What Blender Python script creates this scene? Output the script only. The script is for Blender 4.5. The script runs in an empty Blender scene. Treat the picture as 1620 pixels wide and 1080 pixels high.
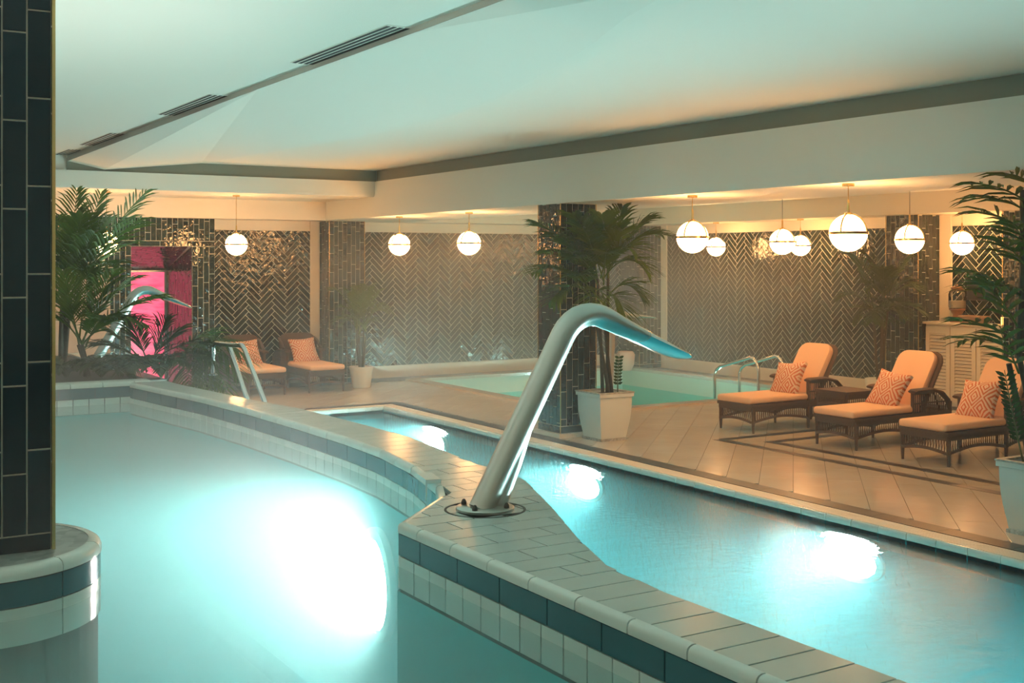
import bpy, bmesh, math, random
from mathutils import Vector, Matrix
random.seed(7)
sc = bpy.context.scene
C = sc.collection
# ------------------------------------------------------------------ camera, world, exposure
CAM = Vector((0, 0, 1.95))
FPX, CX, HY = 1873.0, 810.0, 412.0
YAW = math.radians(31.638)
SN, CS = math.sin(YAW), math.cos(YAW)
cd = bpy.data.cameras.new('camera'); cam = bpy.data.objects.new('camera', cd); C.objects.link(cam)
cam.location = CAM; cam.rotation_euler = (math.pi / 2, 0, -YAW)
cd.sensor_width = 36; cd.lens = FPX / 1620 * 36; cd.shift_y = (HY - 540) / 1620
cd.clip_start = 0.05
sc.camera = cam
w = bpy.data.worlds.new('world'); sc.world = w; w.use_nodes = True
w.node_tree.nodes['Background'].inputs[0].default_value = (0.02, 0.03, 0.03, 1)
w.node_tree.nodes['Background'].inputs[1].default_value = 1
# thin humid haze through the whole room
_h = w.node_tree.nodes.new('ShaderNodeVolumeScatter'); _h.inputs['Color'].default_value = (1, 1, 1, 1); _h.inputs['Density'].default_value = 0.003; _h.inputs['Anisotropy'].default_value = 0.25
w.node_tree.links.new(_h.outputs[0], w.node_tree.nodes['World Output'].inputs['Volume'])
vs = sc.view_settings
vs.view_transform = 'Standard'; vs.look = 'None'; vs.gamma = 1; vs.use_curve_mapping = False
vs.exposure = 0.48
cy = sc.cycles
cy.use_denoising = True; cy.use_light_tree = False
cy.max_bounces = 6; cy.diffuse_bounces = 4; cy.glossy_bounces = 3; cy.transmission_bounces = 3
cy.transparent_max_bounces = 16; cy.volume_bounces = 1
cy.sample_clamp_indirect = 6.0; cy.sample_clamp_direct = 0.0
cy.caustics_reflective = False; cy.caustics_refractive = False
cy.volume_step_rate = 3.0; cy.volume_max_steps = 64
# light levels
GLOBE = 40.0; POOL_L = 300.0; POOL_R = 520.0; POOL_FILL = 500.0
STEAM_D = 0.08; MIST_D = 0.052

def ray(px, py):
    u = (px - CX) / FPX; v = (HY - py) / FPX
    return Vector((SN + CS * u, CS - SN * u, v))
def at_y(px, py, y):
    r = ray(px, py); return CAM + r * (y / r.y)
def at_x(px, py, x):
    r = ray(px, py); return CAM + r * (x / r.x)
def at_d(px, py, d): return CAM + ray(px, py) * d

# ------------------------------------------------------------------ materials
MATS = {}
def mat(name, col, rough=0.5, metal=0.0, bump=None, var=0.0, spec=0.5, coat=0.0, noise=None, emis=None, objvar=0.0):
    m = bpy.data.materials.new(name); m.use_nodes = True
    nt = m.node_tree; b = nt.nodes['Principled BSDF']; L = nt.links.new
    b.inputs['Base Color'].default_value = (*col, 1); b.inputs['Roughness'].default_value = rough
    b.inputs['Metallic'].default_value = metal; b.inputs['Specular IOR Level'].default_value = spec
    if coat: b.inputs['Coat Weight'].default_value = coat; b.inputs['Coat Roughness'].default_value = 0.05
    tc = nt.nodes.new('ShaderNodeTexCoord')
    geo = nt.nodes.new('ShaderNodeNewGeometry')
    if noise or objvar:
        mx = nt.nodes.new('ShaderNodeMix'); mx.data_type = 'RGBA'
        a, c2 = (noise[1], noise[2]) if noise else (tuple(x * (1 - objvar) for x in col), tuple(min(1, x * (1 + objvar)) for x in col))
        mx.inputs[6].default_value = (*a, 1); mx.inputs[7].default_value = (*c2, 1)
        if noise:
            n = nt.nodes.new('ShaderNodeTexNoise'); n.inputs['Scale'].default_value = noise[0]; n.inputs['Detail'].default_value = 4
            L(geo.outputs['Position'], n.inputs['Vector']); L(n.outputs['Fac'], mx.inputs[0])
        else:
            oi = nt.nodes.new('ShaderNodeObjectInfo'); L(oi.outputs['Random'], mx.inputs[0])
        L(mx.outputs[2], b.inputs['Base Color'])
    if bump:
        n = nt.nodes.new('ShaderNodeTexNoise'); n.inputs['Scale'].default_value = bump[0]; n.inputs['Detail'].default_value = bump[2] if len(bump) > 2 else 3
        bp = nt.nodes.new('ShaderNodeBump'); bp.inputs['Strength'].default_value = bump[1]; bp.inputs['Distance'].default_value = 0.02
        L(geo.outputs['Position'], n.inputs['Vector']); L(n.outputs['Fac'], bp.inputs['Height']); L(bp.outputs['Normal'], b.inputs['Normal'])
    if emis:
        b.inputs['Emission Color'].default_value = (*emis[0], 1); b.inputs['Emission Strength'].default_value = emis[1]
    MATS[name] = m
    return m
mat('green_tile', (0.009, 0.022, 0.015), 0.09, bump=(11, 0.65, 2), objvar=0.35)
mat('navy_tile', (0.004, 0.018, 0.026), 0.08, bump=(14, 0.08, 2), objvar=0.2, spec=0.35)
mat('grout', (0.62, 0.60, 0.50), 0.8)
mat('green_grout', (0.10, 0.13, 0.11), 0.8)
mat('ceiling_paint', (0.80, 0.82, 0.75), 0.75, bump=(3, 0.03, 2))
mat('cream_paint', (0.80, 0.74, 0.62), 0.30, bump=(30, 0.03, 2))
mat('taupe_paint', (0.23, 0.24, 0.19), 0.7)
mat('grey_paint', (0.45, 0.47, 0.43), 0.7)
mat('brass', (0.75, 0.52, 0.22), 0.25, 1.0)
mat('chrome', (0.78, 0.79, 0.79), 0.11, 1.0)
mat('satin_steel', (0.58, 0.57, 0.53), 0.34, 1.0)
mat('dark_metal', (0.06, 0.06, 0.055), 0.4, 0.8)
mat('slot_black', (0.012, 0.012, 0.012), 0.8)
mat('stone', (0.60, 0.55, 0.46), 0.13, noise=(2.5, (0.52, 0.47, 0.39), (0.66, 0.61, 0.52)), bump=(5, 0.035, 2))
mat('dark_stone', (0.06, 0.05, 0.042), 0.36, noise=(9, (0.016, 0.012, 0.010), (0.05, 0.04, 0.033)), bump=(6, 0.04, 2))
mat('coping', (0.76, 0.84, 0.80), 0.16, bump=(6, 0.05, 2), objvar=0.05)
mat('coping_top', (0.50, 0.60, 0.58), 0.22, noise=(5, (0.45, 0.55, 0.53), (0.56, 0.66, 0.64)), bump=(7, 0.05, 2))
mat('slate_tile', (0.045, 0.135, 0.165), 0.14, bump=(9, 0.05, 2), objvar=0.12)
mat('joint', (0.07, 0.085, 0.08), 0.8)
mat('pool_mosaic', (0.035, 0.60, 0.66), 0.5)
mat('lane_mosaic', (0.03, 0.62, 0.72), 0.5)
mat('plunge_mosaic', (0.62, 0.70, 0.58), 0.5)
mat('white_grating', (0.88, 0.84, 0.75), 0.4)
mat('wicker', (0.10, 0.058, 0.034), 0.55, noise=(160, (0.055, 0.03, 0.018), (0.17, 0.10, 0.06)), bump=(190, 0.6, 1))
mat('cushion', (0.86, 0.56, 0.36), 0.9, bump=(220, 0.12, 2))
mat('white_wood', (0.80, 0.74, 0.62), 0.4)
mat('white_pot', (0.80, 0.84, 0.80), 0.38, noise=(6, (0.74, 0.79, 0.75), (0.84, 0.87, 0.83)))
mat('chipped_edge', (0.6, 0.62, 0.58), 0.6, noise=(40, (0.08, 0.07, 0.05), (0.85, 0.88, 0.84)))
mat('soil', (0.03, 0.02, 0.013), 0.95)
mat('leaf', (0.05, 0.11, 0.014), 0.5, noise=(7, (0.035, 0.075, 0.004), (0.095, 0.15, 0.008)), spec=0.25)
mat('leaf_dark', (0.025, 0.06, 0.012), 0.5, noise=(7, (0.016, 0.04, 0.003), (0.045, 0.085, 0.007)), spec=0.25)
mat('stem', (0.10, 0.12, 0.035), 0.5)
mat('trunk', (0.055, 0.045, 0.022), 0.8, noise=(30, (0.03, 0.024, 0.013), (0.09, 0.07, 0.035)))
mat('beige_door', (0.45, 0.36, 0.27), 0.45)
mat('wood', (0.22, 0.10, 0.04), 0.45, noise=(25, (0.15, 0.065, 0.025), (0.28, 0.13, 0.055)))
mat('basket', (0.32, 0.20, 0.10), 0.7, bump=(150, 0.6, 1), noise=(80, (0.2, 0.12, 0.06), (0.4, 0.26, 0.14)))
mat('black_panel', (0.02, 0.02, 0.02), 0.25)
mat('globe', (1, 0.8, 0.6), 0.4, emis=((1, 0.46, 0.16), GLOBE))
mat('candle', (1, 0.7, 0.35), 0.5, emis=((1, 0.45, 0.10), 4))
mat('wax', (0.85, 0.7, 0.5), 0.5)
mat('lens_left', (1, 1, 1), 0.3, emis=((1.0, 1.0, 0.93), POOL_L))
mat('lens_fill', (1, 1, 1), 0.3, emis=((1.0, 0.80, 0.64), POOL_FILL))
mat('lens_right', (1, 1, 1), 0.3, emis=((0.68, 0.97, 0.93), POOL_R))
mat('lens_plunge', (1, 1, 1), 0.3, emis=((0.9, 1.0, 0.9), 330))
mat('terracotta_pink', (0.70, 0.45, 0.34), 0.6)

def mat_glass(name, col=(1, 1, 1)):
    m = bpy.data.materials.new(name); m.use_nodes = True; nt = m.node_tree; nt.nodes.clear(); L = nt.links.new
    o = nt.nodes.new('ShaderNodeOutputMaterial'); t = nt.nodes.new('ShaderNodeBsdfTransparent'); g = nt.nodes.new('ShaderNodeBsdfGlossy')
    f = nt.nodes.new('ShaderNodeFresnel'); mx = nt.nodes.new('ShaderNodeMixShader'); t.inputs[0].default_value = (*col, 1)
    g.inputs['Roughness'].default_value = 0.03; f.inputs[0].default_value = 1.45
    L(f.outputs[0], mx.inputs[0]); L(t.outputs[0], mx.inputs[1]); L(g.outputs[0], mx.inputs[2]); L(mx.outputs[0], o.inputs[0])
    MATS[name] = m
mat_glass('glass', (0.93, 0.95, 0.95))

def mat_water(name, tint, rough, bscale, bstr, vol=None, stretch=(1, 1, 1), refr=0.0, ior=1.33):
    m = bpy.data.materials.new(name); m.use_nodes = True; nt = m.node_tree; nt.nodes.clear(); L = nt.links.new
    o = nt.nodes.new('ShaderNodeOutputMaterial'); t = nt.nodes.new('ShaderNodeBsdfTransparent'); g = nt.nodes.new('ShaderNodeBsdfGlossy')
    f = nt.nodes.new('ShaderNodeFresnel'); mx = nt.nodes.new('ShaderNodeMixShader'); t.inputs[0].default_value = (*tint, 1)
    g.inputs['Roughness'].default_value = rough; f.inputs[0].default_value = ior
    geo = nt.nodes.new('ShaderNodeNewGeometry'); mp = nt.nodes.new('ShaderNodeMapping'); mp.inputs['Scale'].default_value = stretch
    n = nt.nodes.new('ShaderNodeTexNoise'); n.inputs['Scale'].default_value = bscale; n.inputs['Detail'].default_value = 3
    bp = nt.nodes.new('ShaderNodeBump'); bp.inputs['Strength'].default_value = bstr; bp.inputs['Distance'].default_value = 0.03
    L(geo.outputs['Position'], mp.inputs[0]); L(mp.outputs[0], n.inputs['Vector']); L(n.outputs['Fac'], bp.inputs['Height'])
    L(bp.outputs[0], g.inputs['Normal']); L(bp.outputs[0], f.inputs['Normal'])
    inv = nt.nodes.new('ShaderNodeMath'); inv.operation = 'SUBTRACT'; inv.inputs[0].default_value = 1.0; L(geo.outputs['Backfacing'], inv.inputs[1])
    mu = nt.nodes.new('ShaderNodeMath'); mu.operation = 'MULTIPLY'; cap = nt.nodes.new('ShaderNodeMath'); cap.operation = 'MINIMUM'; cap.inputs[1].default_value = 0.22; L(f.outputs[0], cap.inputs[0]); L(cap.outputs[0], mu.inputs[0]); L(inv.outputs[0], mu.inputs[1])
    L(mu.outputs[0], mx.inputs[0]); L(t.outputs[0], mx.inputs[1]); L(g.outputs[0], mx.inputs[2]); L(mx.outputs[0], o.inputs[0])
    if refr:
        rf = nt.nodes.new('ShaderNodeBsdfRefraction'); rf.inputs['IOR'].default_value = 1.15; rf.inputs['Roughness'].default_value = 0.0; rf.inputs['Color'].default_value = (*tint, 1)
        b2 = nt.nodes.new('ShaderNodeBump'); b2.inputs['Strength'].default_value = 0.9; b2.inputs['Distance'].default_value = 0.03; n2 = nt.nodes.new('ShaderNodeTexNoise'); n2.inputs['Scale'].default_value = bscale * 2.2; n2.inputs['Detail'].default_value = 3
        L(mp.outputs[0], n2.inputs['Vector']); L(n2.outputs['Fac'], b2.inputs['Height']); L(b2.outputs[0], rf.inputs['Normal'])
        m2 = nt.nodes.new('ShaderNodeMixShader'); m2.inputs[0].default_value = refr; L(t.outputs[0], m2.inputs[1]); L(rf.outputs[0], m2.inputs[2]); L(m2.outputs[0], mx.inputs[1])
    if vol:
        s = nt.nodes.new('ShaderNodeVolumeScatter'); s.inputs['Color'].default_value = (*vol[0], 1); s.inputs['Density'].default_value = vol[1]
        s.inputs['Anisotropy'].default_value = 0.0
        a = nt.nodes.new('ShaderNodeVolumeAbsorption'); a.inputs['Color'].default_value = (*vol[2], 1); a.inputs['Density'].default_value = vol[3]
        ad = nt.nodes.new('ShaderNodeAddShader'); L(s.outputs[0], ad.inputs[0]); L(a.outputs[0], ad.inputs[1]); L(ad.outputs[0], o.inputs['Volume'])
    MATS[name] = m
mat_water('water_raised', (0.96, 1.0, 1.0), 0.6, 1.6, 0.0, ((0.34, 0.87, 0.90), 0.9, (0.12, 0.88, 0.92), 0.5))
mat_water('water_lane', (0.93, 1.0, 1.0), 0.30, 5.0, 0.22, ((0.45, 0.92, 0.97), 0.20, (0.10, 0.90, 0.97), 0.25), (1.0, 1.6, 1), 0.42, 1.2)
mat_water('water_plunge', (0.50, 0.92, 0.93), 0.08, 3.0, 0.15)

def mat_pillow():
    m = bpy.data.materials.new('pillow_print'); m.use_nodes = True; nt = m.node_tree; b = nt.nodes['Principled BSDF']; L = nt.links.new
    tc = nt.nodes.new('ShaderNodeTexCoord'); sp = nt.nodes.new('ShaderNodeSeparateXYZ'); L(tc.outputs['Object'], sp.inputs[0])
    def M(op, a, c=None):
        n = nt.nodes.new('ShaderNodeMath'); n.operation = op
        for i, x in enumerate((a, c)):
            if x is None: continue
            if isinstance(x, (int, float)): n.inputs[i].default_value = x
            else: L(x, n.inputs[i])
        return n.outputs[0]
    def tri(x, k): return M('ABSOLUTE', M('SUBTRACT', M('FRACT', M('ADD', M('MULTIPLY', x, k), 0.5)), 0.5))
    d = M('ADD', tri(sp.outputs[0], 5.4), tri(sp.outputs[1], 4.2))
    nz = nt.nodes.new('ShaderNodeTexNoise'); nz.inputs['Scale'].default_value = 14; L(tc.outputs['Object'], nz.inputs['Vector'])
    d = M('ADD', d, M('MULTIPLY', nz.outputs['Fac'], 0.10))
    s = M('GREATER_THAN', M('SINE', M('MULTIPLY', d, 30.0)), 0.1)
    mx = nt.nodes.new('ShaderNodeMix'); mx.data_type = 'RGBA'
    mx.inputs[6].default_value = (0.82, 0.62, 0.46, 1); mx.inputs[7].default_value = (0.62, 0.17, 0.07, 1)
    L(s, mx.inputs[0]); L(mx.outputs[2], b.inputs['Base Color']); b.inputs['Roughness'].default_value = 0.9
    MATS['pillow_print'] = m
mat_pillow()
def mat_pink():
    m = bpy.data.materials.new('pink_glass'); m.use_nodes = True; nt = m.node_tree; b = nt.nodes['Principled BSDF']; L = nt.links.new
    geo = nt.nodes.new('ShaderNodeNewGeometry'); mp = nt.nodes.new('ShaderNodeMapping'); mp.inputs['Scale'].default_value = (1, 1, 5)
    n = nt.nodes.new('ShaderNodeTexNoise'); n.inputs['Scale'].default_value = 3; n.inputs['Detail'].default_value = 5
    r = nt.nodes.new('ShaderNodeValToRGB'); r.color_ramp.elements[0].color = (0.85, 0.05, 0.13, 1); r.color_ramp.elements[1].color = (1, 0.14, 0.24, 1)
    r.color_ramp.elements[0].position = 0.35; r.color_ramp.elements[1].position = 0.65
    L(geo.outputs['Position'], mp.inputs[0]); L(mp.outputs[0], n.inputs[0]); L(n.outputs['Fac'], r.inputs[0])
    L(r.outputs[0], b.inputs['Emission Color']); b.inputs['Emission Strength'].default_value = 1.1
    b.inputs['Base Color'].default_value = (0.3, 0.02, 0.05, 1); b.inputs['Roughness'].default_value = 0.15
    MATS['pink_glass'] = m
mat_pink()
def mat_pebble():
    m = bpy.data.materials.new('pebble_mosaic'); m.use_nodes = True; nt = m.node_tree; b = nt.nodes['Principled BSDF']; L = nt.links.new
    geo = nt.nodes.new('ShaderNodeNewGeometry'); v = nt.nodes.new('ShaderNodeTexVoronoi'); v.inputs['Scale'].default_value = 26
    r = nt.nodes.new('ShaderNodeValToRGB'); r.color_ramp.elements[0].color = (0.16, 0.20, 0.20, 1); r.color_ramp.elements[1].color = (0.42, 0.46, 0.44, 1)
    bp = nt.nodes.new('ShaderNodeBump'); bp.inputs['Strength'].default_value = 0.5; bp.invert = True
    L(geo.outputs['Position'], v.inputs['Vector']); L(v.outputs['Color'], r.inputs[0]); L(r.outputs[0], b.inputs['Base Color'])
    L(v.outputs['Distance'], bp.inputs['Height']); L(bp.outputs[0], b.inputs['Normal']); b.inputs['Roughness'].default_value = 0.3
    MATS['pebble_mosaic'] = m
mat_pebble()

# ------------------------------------------------------------------ mesh helpers
class MB:
    def __init__(s): s.v = []; s.f = []
    def add(s, vs_, fs):
        k = len(s.v); s.v += [tuple(p) for p in vs_]; s.f += [tuple(i + k for i in f) for f in fs]
    def box(s, x0, x1, y0, y1, z0, z1, M=None):
        p = [Vector((x, y, z)) for z in (z0, z1) for y in (y0, y1) for x in (x0, x1)]
        if M: p = [M @ q for q in p]
        s.add(p, [(0, 2, 3, 1), (4, 5, 7, 6), (0, 1, 5, 4), (2, 6, 7, 3), (0, 4, 6, 2), (1, 3, 7, 5)])
    def prism(s, poly, z0, z1, top=True, bot=True):
        if sum(poly[i - 1][0] * poly[i][1] - poly[i][0] * poly[i - 1][1] for i in range(len(poly))) < 0: poly = list(poly)[::-1]
        n = len(poly); s_ = [(x, y, z0) for x, y in poly] + [(x, y, z1) for x, y in poly]
        f = [(i, (i + 1) % n, n + (i + 1) % n, n + i) for i in range(n)]
        if top: f.append(tuple(range(n, 2 * n)))
        if bot: f.append(tuple(range(n - 1, -1, -1)))
        s.add(s_, f)
    def tube(s, path, r, seg=8, rb=None, cap=True, side=None):
        """sweep an ellipse; r (and rb, the second half-axis) number or list"""
        P = [Vector(p) for p in path]; n = len(P)
        ra = r if isinstance(r, (list, tuple)) else [r] * n
        rbl = ra if rb is None else (rb if isinstance(rb, (list, tuple)) else [rb] * n)
        prev = Vector(side) if side else None
        vs_ = []
        for i in range(n):
            t = (P[min(i + 1, n - 1)] - P[max(i - 1, 0)]).normalized()
            if prev is None:
                prev = t.orthogonal()
            a = (prev - t * prev.dot(t)).normalized(); b = t.cross(a)
            if not side: prev = a
            for k in range(seg):
                an = 2 * math.pi * k / seg
                vs_.append(P[i] + a * (ra[i] * math.cos(an)) + b * (rbl[i] * math.sin(an)))
        f = [(i * seg + k, i * seg + (k + 1) % seg, (i + 1) * seg + (k + 1) % seg, (i + 1) * seg + k) for i in range(n - 1) for k in range(seg)]
        if cap: f += [tuple(range(seg - 1, -1, -1)), tuple(range((n - 1) * seg, n * seg))]
        s.add(vs_, f)
    def lathe(s, prof, seg=20, c=(0, 0, 0), ang=0.0):
        n = len(prof); vs_ = []
        for r, z in prof:
            for k in range(seg):
                a = 2 * math.pi * k / seg + ang
                vs_.append((c[0] + r * math.cos(a), c[1] + r * math.sin(a), c[2] + z))
        f = [(i * seg + k, i * seg + (k + 1) % seg, (i + 1) * seg + (k + 1) % seg, (i + 1) * seg + k) for i in range(n - 1) for k in range(seg)]
        if prof[0][0] > 1e-6: f.append(tuple(range(seg - 1, -1, -1)))
        if prof[-1][0] > 1e-6: f.append(tuple(range((n - 1) * seg, n * seg)))
        s.add(vs_, f)
    def mesh(s, name, m, smooth=False):
        me = bpy.data.meshes.new(name); me.from_pydata(s.v, [], s.f); me.update()
        if m: me.materials.append(MATS[m])
        if smooth:
            me.polygons.foreach_set('use_smooth', [True] * len(me.polygons))
            try: me.set_sharp_from_angle(angle=math.radians(40))
            except Exception: pass
        return me
    def build(s, name, m, parent=None, smooth=False, loc=None):
        return link(name, s.mesh(name, m, smooth), parent, loc)
def link(name, me, parent=None, loc=None):
    o = bpy.data.objects.new(name, me); C.objects.link(o)
    if parent is not None: o.parent = parent
    if loc is not None: o.location = loc
    return o
def tag(o, label=None, cat=None, group=None, kind=None):
    if label: o['label'] = label
    if cat: o['category'] = cat
    if group: o['group'] = group
    if kind: o['kind'] = kind
    return o
def empty(name, loc, label, cat, group=None, rz=0):
    o = bpy.data.objects.new(name, None); C.objects.link(o); o.location = loc; o.rotation_euler = (0, 0, rz); o.empty_display_size = 0.1
    return tag(o, label, cat, group)
def copy_tree(o, parent=None):
    c = o.copy(); C.objects.link(c)
    if parent is not None: c.parent = parent
    for ch in list(o.children): copy_tree(ch, c)
    return c
def box_obj(name, b, m, parent=None):
    q = MB(); q.box(*b); return q.build(name, m, parent)
def struct(o, label=None): return tag(o, label, None, None, 'structure')
def rounded(name, sx, sy, sz, r, m, parent=None, seg=3, puff=0.0, M=None):
    bm = bmesh.new(); bmesh.ops.create_cube(bm, size=1)
    for v in bm.verts: v.co = Vector((v.co.x * sx, v.co.y * sy, v.co.z * sz))
    if puff:
        bmesh.ops.subdivide_edges(bm, edges=bm.edges[:], cuts=5, use_grid_fill=True)
        for v in bm.verts:
            u = 2 * v.co.x / sx; t = 2 * v.co.y / sy
            k = (1 - u ** 4) * (1 - t ** 4)
            v.co.z *= (0.25 + puff * k)
            v.co.x *= 1 - 0.10 * (1 - t * t) * abs(u) ; v.co.y *= 1 - 0.10 * (1 - u * u) * abs(t)
    else:
        bmesh.ops.bevel(bm, geom=bm.edges[:], offset=r, segments=seg, affect='EDGES', profile=0.5)
    if M: bm.transform(M)
    me = bpy.data.meshes.new(name); bm.to_mesh(me); bm.free()
    me.materials.append(MATS[m]); me.polygons.foreach_set('use_smooth', [True] * len(me.polygons))
    return link(name, me, parent)

def clip_rect(poly, convex):
    """Sutherland-Hodgman: subject poly by a convex counter-clockwise window"""
    out = list(poly); n = len(convex)
    for i in range(n):
        a, b = convex[i], convex[(i + 1) % n]
        ex, ey = b[0] - a[0], b[1] - a[1]
        inp, out = out, []
        if not inp: break
        def side(p): return ex * (p[1] - a[1]) - ey * (p[0] - a[0])
        for j in range(len(inp)):
            p, q = inp[j - 1], inp[j]; sp, sq = side(p), side(q)
            if sq >= -1e-9:
                if sp < -1e-9:
                    t = sp / (sp - sq); out.append((p[0] + (q[0] - p[0]) * t, p[1] + (q[1] - p[1]) * t))
                out.append(q)
            elif sp >= -1e-9:
                t = sp / (sp - sq); out.append((p[0] + (q[0] - p[0]) * t, p[1] + (q[1] - p[1]) * t))
    r = []
    for p in out:
        if not r or abs(p[0] - r[-1][0]) + abs(p[1] - r[-1][1]) > 1e-5: r.append(p)
    if len(r) > 1 and abs(r[0][0] - r[-1][0]) + abs(r[0][1] - r[-1][1]) < 1e-5: r.pop()
    return r
def area(p): return 0.5 * sum(p[i - 1][0] * p[i][1] - p[i][0] * p[i - 1][1] for i in range(len(p)))
def tile_mb(mb, poly, h, bev, tf=None, tilt=(0, 0)):
    n = len(poly); cx = sum(p[0] for p in poly) / n; cy_ = sum(p[1] for p in poly) / n
    v = []
    for p in poly: v.append(Vector((p[0], p[1], -0.004)))
    for p in poly: v.append(Vector((p[0], p[1], h - bev)))
    for p in poly:
        d = Vector((cx - p[0], cy_ - p[1])); l = d.length or 1; d = d / l * min(bev * 1.5, l * 0.4)
        v.append(Vector((p[0] + d.x, p[1] + d.y, h + tilt[0] * (p[0] - cx) + tilt[1] * (p[1] - cy_))))
    f = []
    for r in (0, 1):
        f += [(r * n + i, r * n + (i + 1) % n, (r + 1) * n + (i + 1) % n, (r + 1) * n + i) for i in range(n)]
    f.append(tuple(range(2 * n, 3 * n)))
    if tf: v = [tf @ q for q in v]
    mb.add(v, f)
def frame_mat(o, u, v):
    u = Vector(u).normalized(); v = Vector(v).normalized(); n = u.cross(v)
    M = Matrix((u, v, n)).transposed().to_4x4(); M.translation = Vector(o); return M
TILE_CACHE = {}
def lay(parent, tiles, F, m, name='tile', h=0.006, bev=0.0015, tilt=0.022, limit=300, depth_sort=True):
    """tiles: (polygon, full) with polygon as counter-clockwise list of (u,v); full = (key, cx, cy, angle, w, l) or None"""
    items = []
    for poly, full in tiles:
        n = len(poly); c = F @ Vector((sum(p[0] for p in poly) / n, sum(p[1] for p in poly) / n, 0))
        items.append(((c - CAM).length, poly, full))
    items.sort(key=lambda t: t[0])
    rest = MB()
    for i, (d, poly, full) in enumerate(items):
        if i < limit:
            rx, ry = random.uniform(-tilt, tilt), random.uniform(-tilt, tilt)
            if full:
                key, cx, cy_, an, W, L = full
                k = (key, m, round(W, 4), round(L, 4))
                if k not in TILE_CACHE:
                    q = MB(); tile_mb(q, [(-W / 2, -L / 2), (W / 2, -L / 2), (W / 2, L / 2), (-W / 2, L / 2)], h, bev); TILE_CACHE[k] = q.mesh(name, m)
                o = link(name, TILE_CACHE[k], parent)
                o.matrix_local = F @ Matrix.Translation((cx, cy_, 0)) @ Matrix.Rotation(an, 4, 'Z') @ Matrix.Rotation(rx, 4, 'X') @ Matrix.Rotation(ry * 0.6, 4, 'Y')
            else:
                q = MB(); tile_mb(q, poly, h, bev, F, (rx, ry)); q.build(name, m, parent)
        else:
            tile_mb(rest, poly, h, bev, F, (random.uniform(-tilt, tilt), random.uniform(-tilt, tilt)))
    if rest.v: tag(rest.build(name + '_field', m, parent), kind='stuff')
def herringbone(u0, u1, v0, v1, W=0.075, n=4, gap=0.0095, ph=0.0):
    L = W * n; c = math.sqrt(0.5); res = []
    win = [(u0, v0), (u1, v0), (u1, v1), (u0, v1)]
    R = max(u1 - u0, v1 - v0) * 2 + 1; K = int(R / W) + 2; J = int(R / (2 * L)) + 2
    g = gap / 2
    for j in range(-J, J + 1):
        for k in range(-K, K + 1):
            for typ in (0, 1):
                x, y = k * W + j * 2 * L, k * W
                if typ == 0: r = (x + g, x + L - g, y + g, y + W - g)
                else: r = (x + g, x + W - g, y + W + g, y + W + L - g)
                mx_, my_ = (r[0] + r[1]) / 2, (r[2] + r[3]) / 2
                cu, cv = u0 + ph + (mx_ - my_) * c, v0 + (mx_ + my_) * c
                if not (u0 - L < cu < u1 + L and v0 - L < cv < v1 + L): continue
                P = [(u0 + ph + (a - b) * c, v0 + (a + b) * c) for a, b in ((r[0], r[2]), (r[1], r[2]), (r[1], r[3]), (r[0], r[3]))]
                q = clip_rect(P, win)
                if len(q) < 3: continue
                A = area(q)
                if A < 0.0004: continue
                full = None
                if abs(A - (L - gap) * (W - gap)) < 1e-6:
                    full = ('h', cu, cv, math.pi / 4 + (0 if typ == 1 else math.pi / 2), W - gap, L - gap)
                res.append((q, full))
    return res
def stack(u0, u1, v0, v1, W=0.079, L=0.302, gap=0.0085, first=0.0):
    """vertical tiles in columns, every other column shifted by half"""
    res = []; n = max(1, round((u1 - u0) / W)); W = (u1 - u0) / n; g = gap / 2
    for i in range(n):
        a, b = u0 + i * W + g, u0 + (i + 1) * W - g
        v = v0 - L + ((first + (i % 2) * 0.42 + (0.17 if i % 4 > 1 else 0)) % 1) * L
        while v < v1:
            c, d = max(v, v0) + g, min(v + L, v1) - g
            if d - c > 0.015:
                full = ('s', (a + b) / 2, (c + d) / 2, 0, b - a, d - c) if abs(d - c - L + gap) < 1e-4 else None
                res.append(([(a, c), (b, c), (b, d), (a, d)], full))
            v += L
    return res
def horiz(tiles): return [([(p[1], p[0]) for p in reversed(q)], None) for q, f in tiles]

# ------------------------------------------------------------------ the setting: shell
BX = 7.28            # beam face, edge of the high ceiling
WX, WY = 13.65, 17.9 # right and back walls
SOF, REC, HI, BT = 2.58, 2.87, 3.245, 3.09
# high ceiling over the pools, in pieces
cl = MB()
crease = [(3.05, 2.6), (3.35, 4.0), (3.57, 4.72), (3.88, 5.48), (4.22, 6.53), (4.48, 7.35), (4.74, 8.6), (4.80, 10.5), (4.75, 15.6)]
right = [(x, y, HI) for x, y in crease] + [(BX, 15.6, HI), (BX, -3.2, HI), (3.05, -3.2, HI)]
cl.add(right, [tuple(range(len(right) - 1, -1, -1))])
a = [(3.05, 2.6, HI), (3.05, 6, HI - 0.004), (3.05, 8.6, HI - 0.005), (3.05, 15.6, HI - 0.045)]
vs_ = a + [(x, y, HI - 0.09) for x, y in crease[1:-1]] + [(3.5, 15.6, HI - 0.135), (4.75, 15.6, HI)]
nv = len(vs_)
cl.add(vs_, [(0, 4, 1), (4, 5, 1), (5, 6, 1), (6, 7, 1), (7, 8, 1), (8, 9, 1), (1, 9, 2), (9, 10, 2), (2, 10, nv - 1), (2, nv - 1, nv - 2), (2, nv - 2, 3)])
for i in range(1, len(crease) - 2):
    (x0, y0), (x1, y1) = crease[i], crease[i + 1]
    cl.add([(x0, y0, HI), (x1, y1, HI), (x1, y1, HI - 0.09), (x0, y0, HI - 0.09)], [(0, 1, 2, 3)])
cl.box(3.05, BX + 0.3, -3.2, 15.9, HI + 0.01, HI + 0.1)
ceiling = struct(cl.build('ceiling', 'ceiling_paint'), 'pale ceiling over the pools with a soft curved fold')
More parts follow.
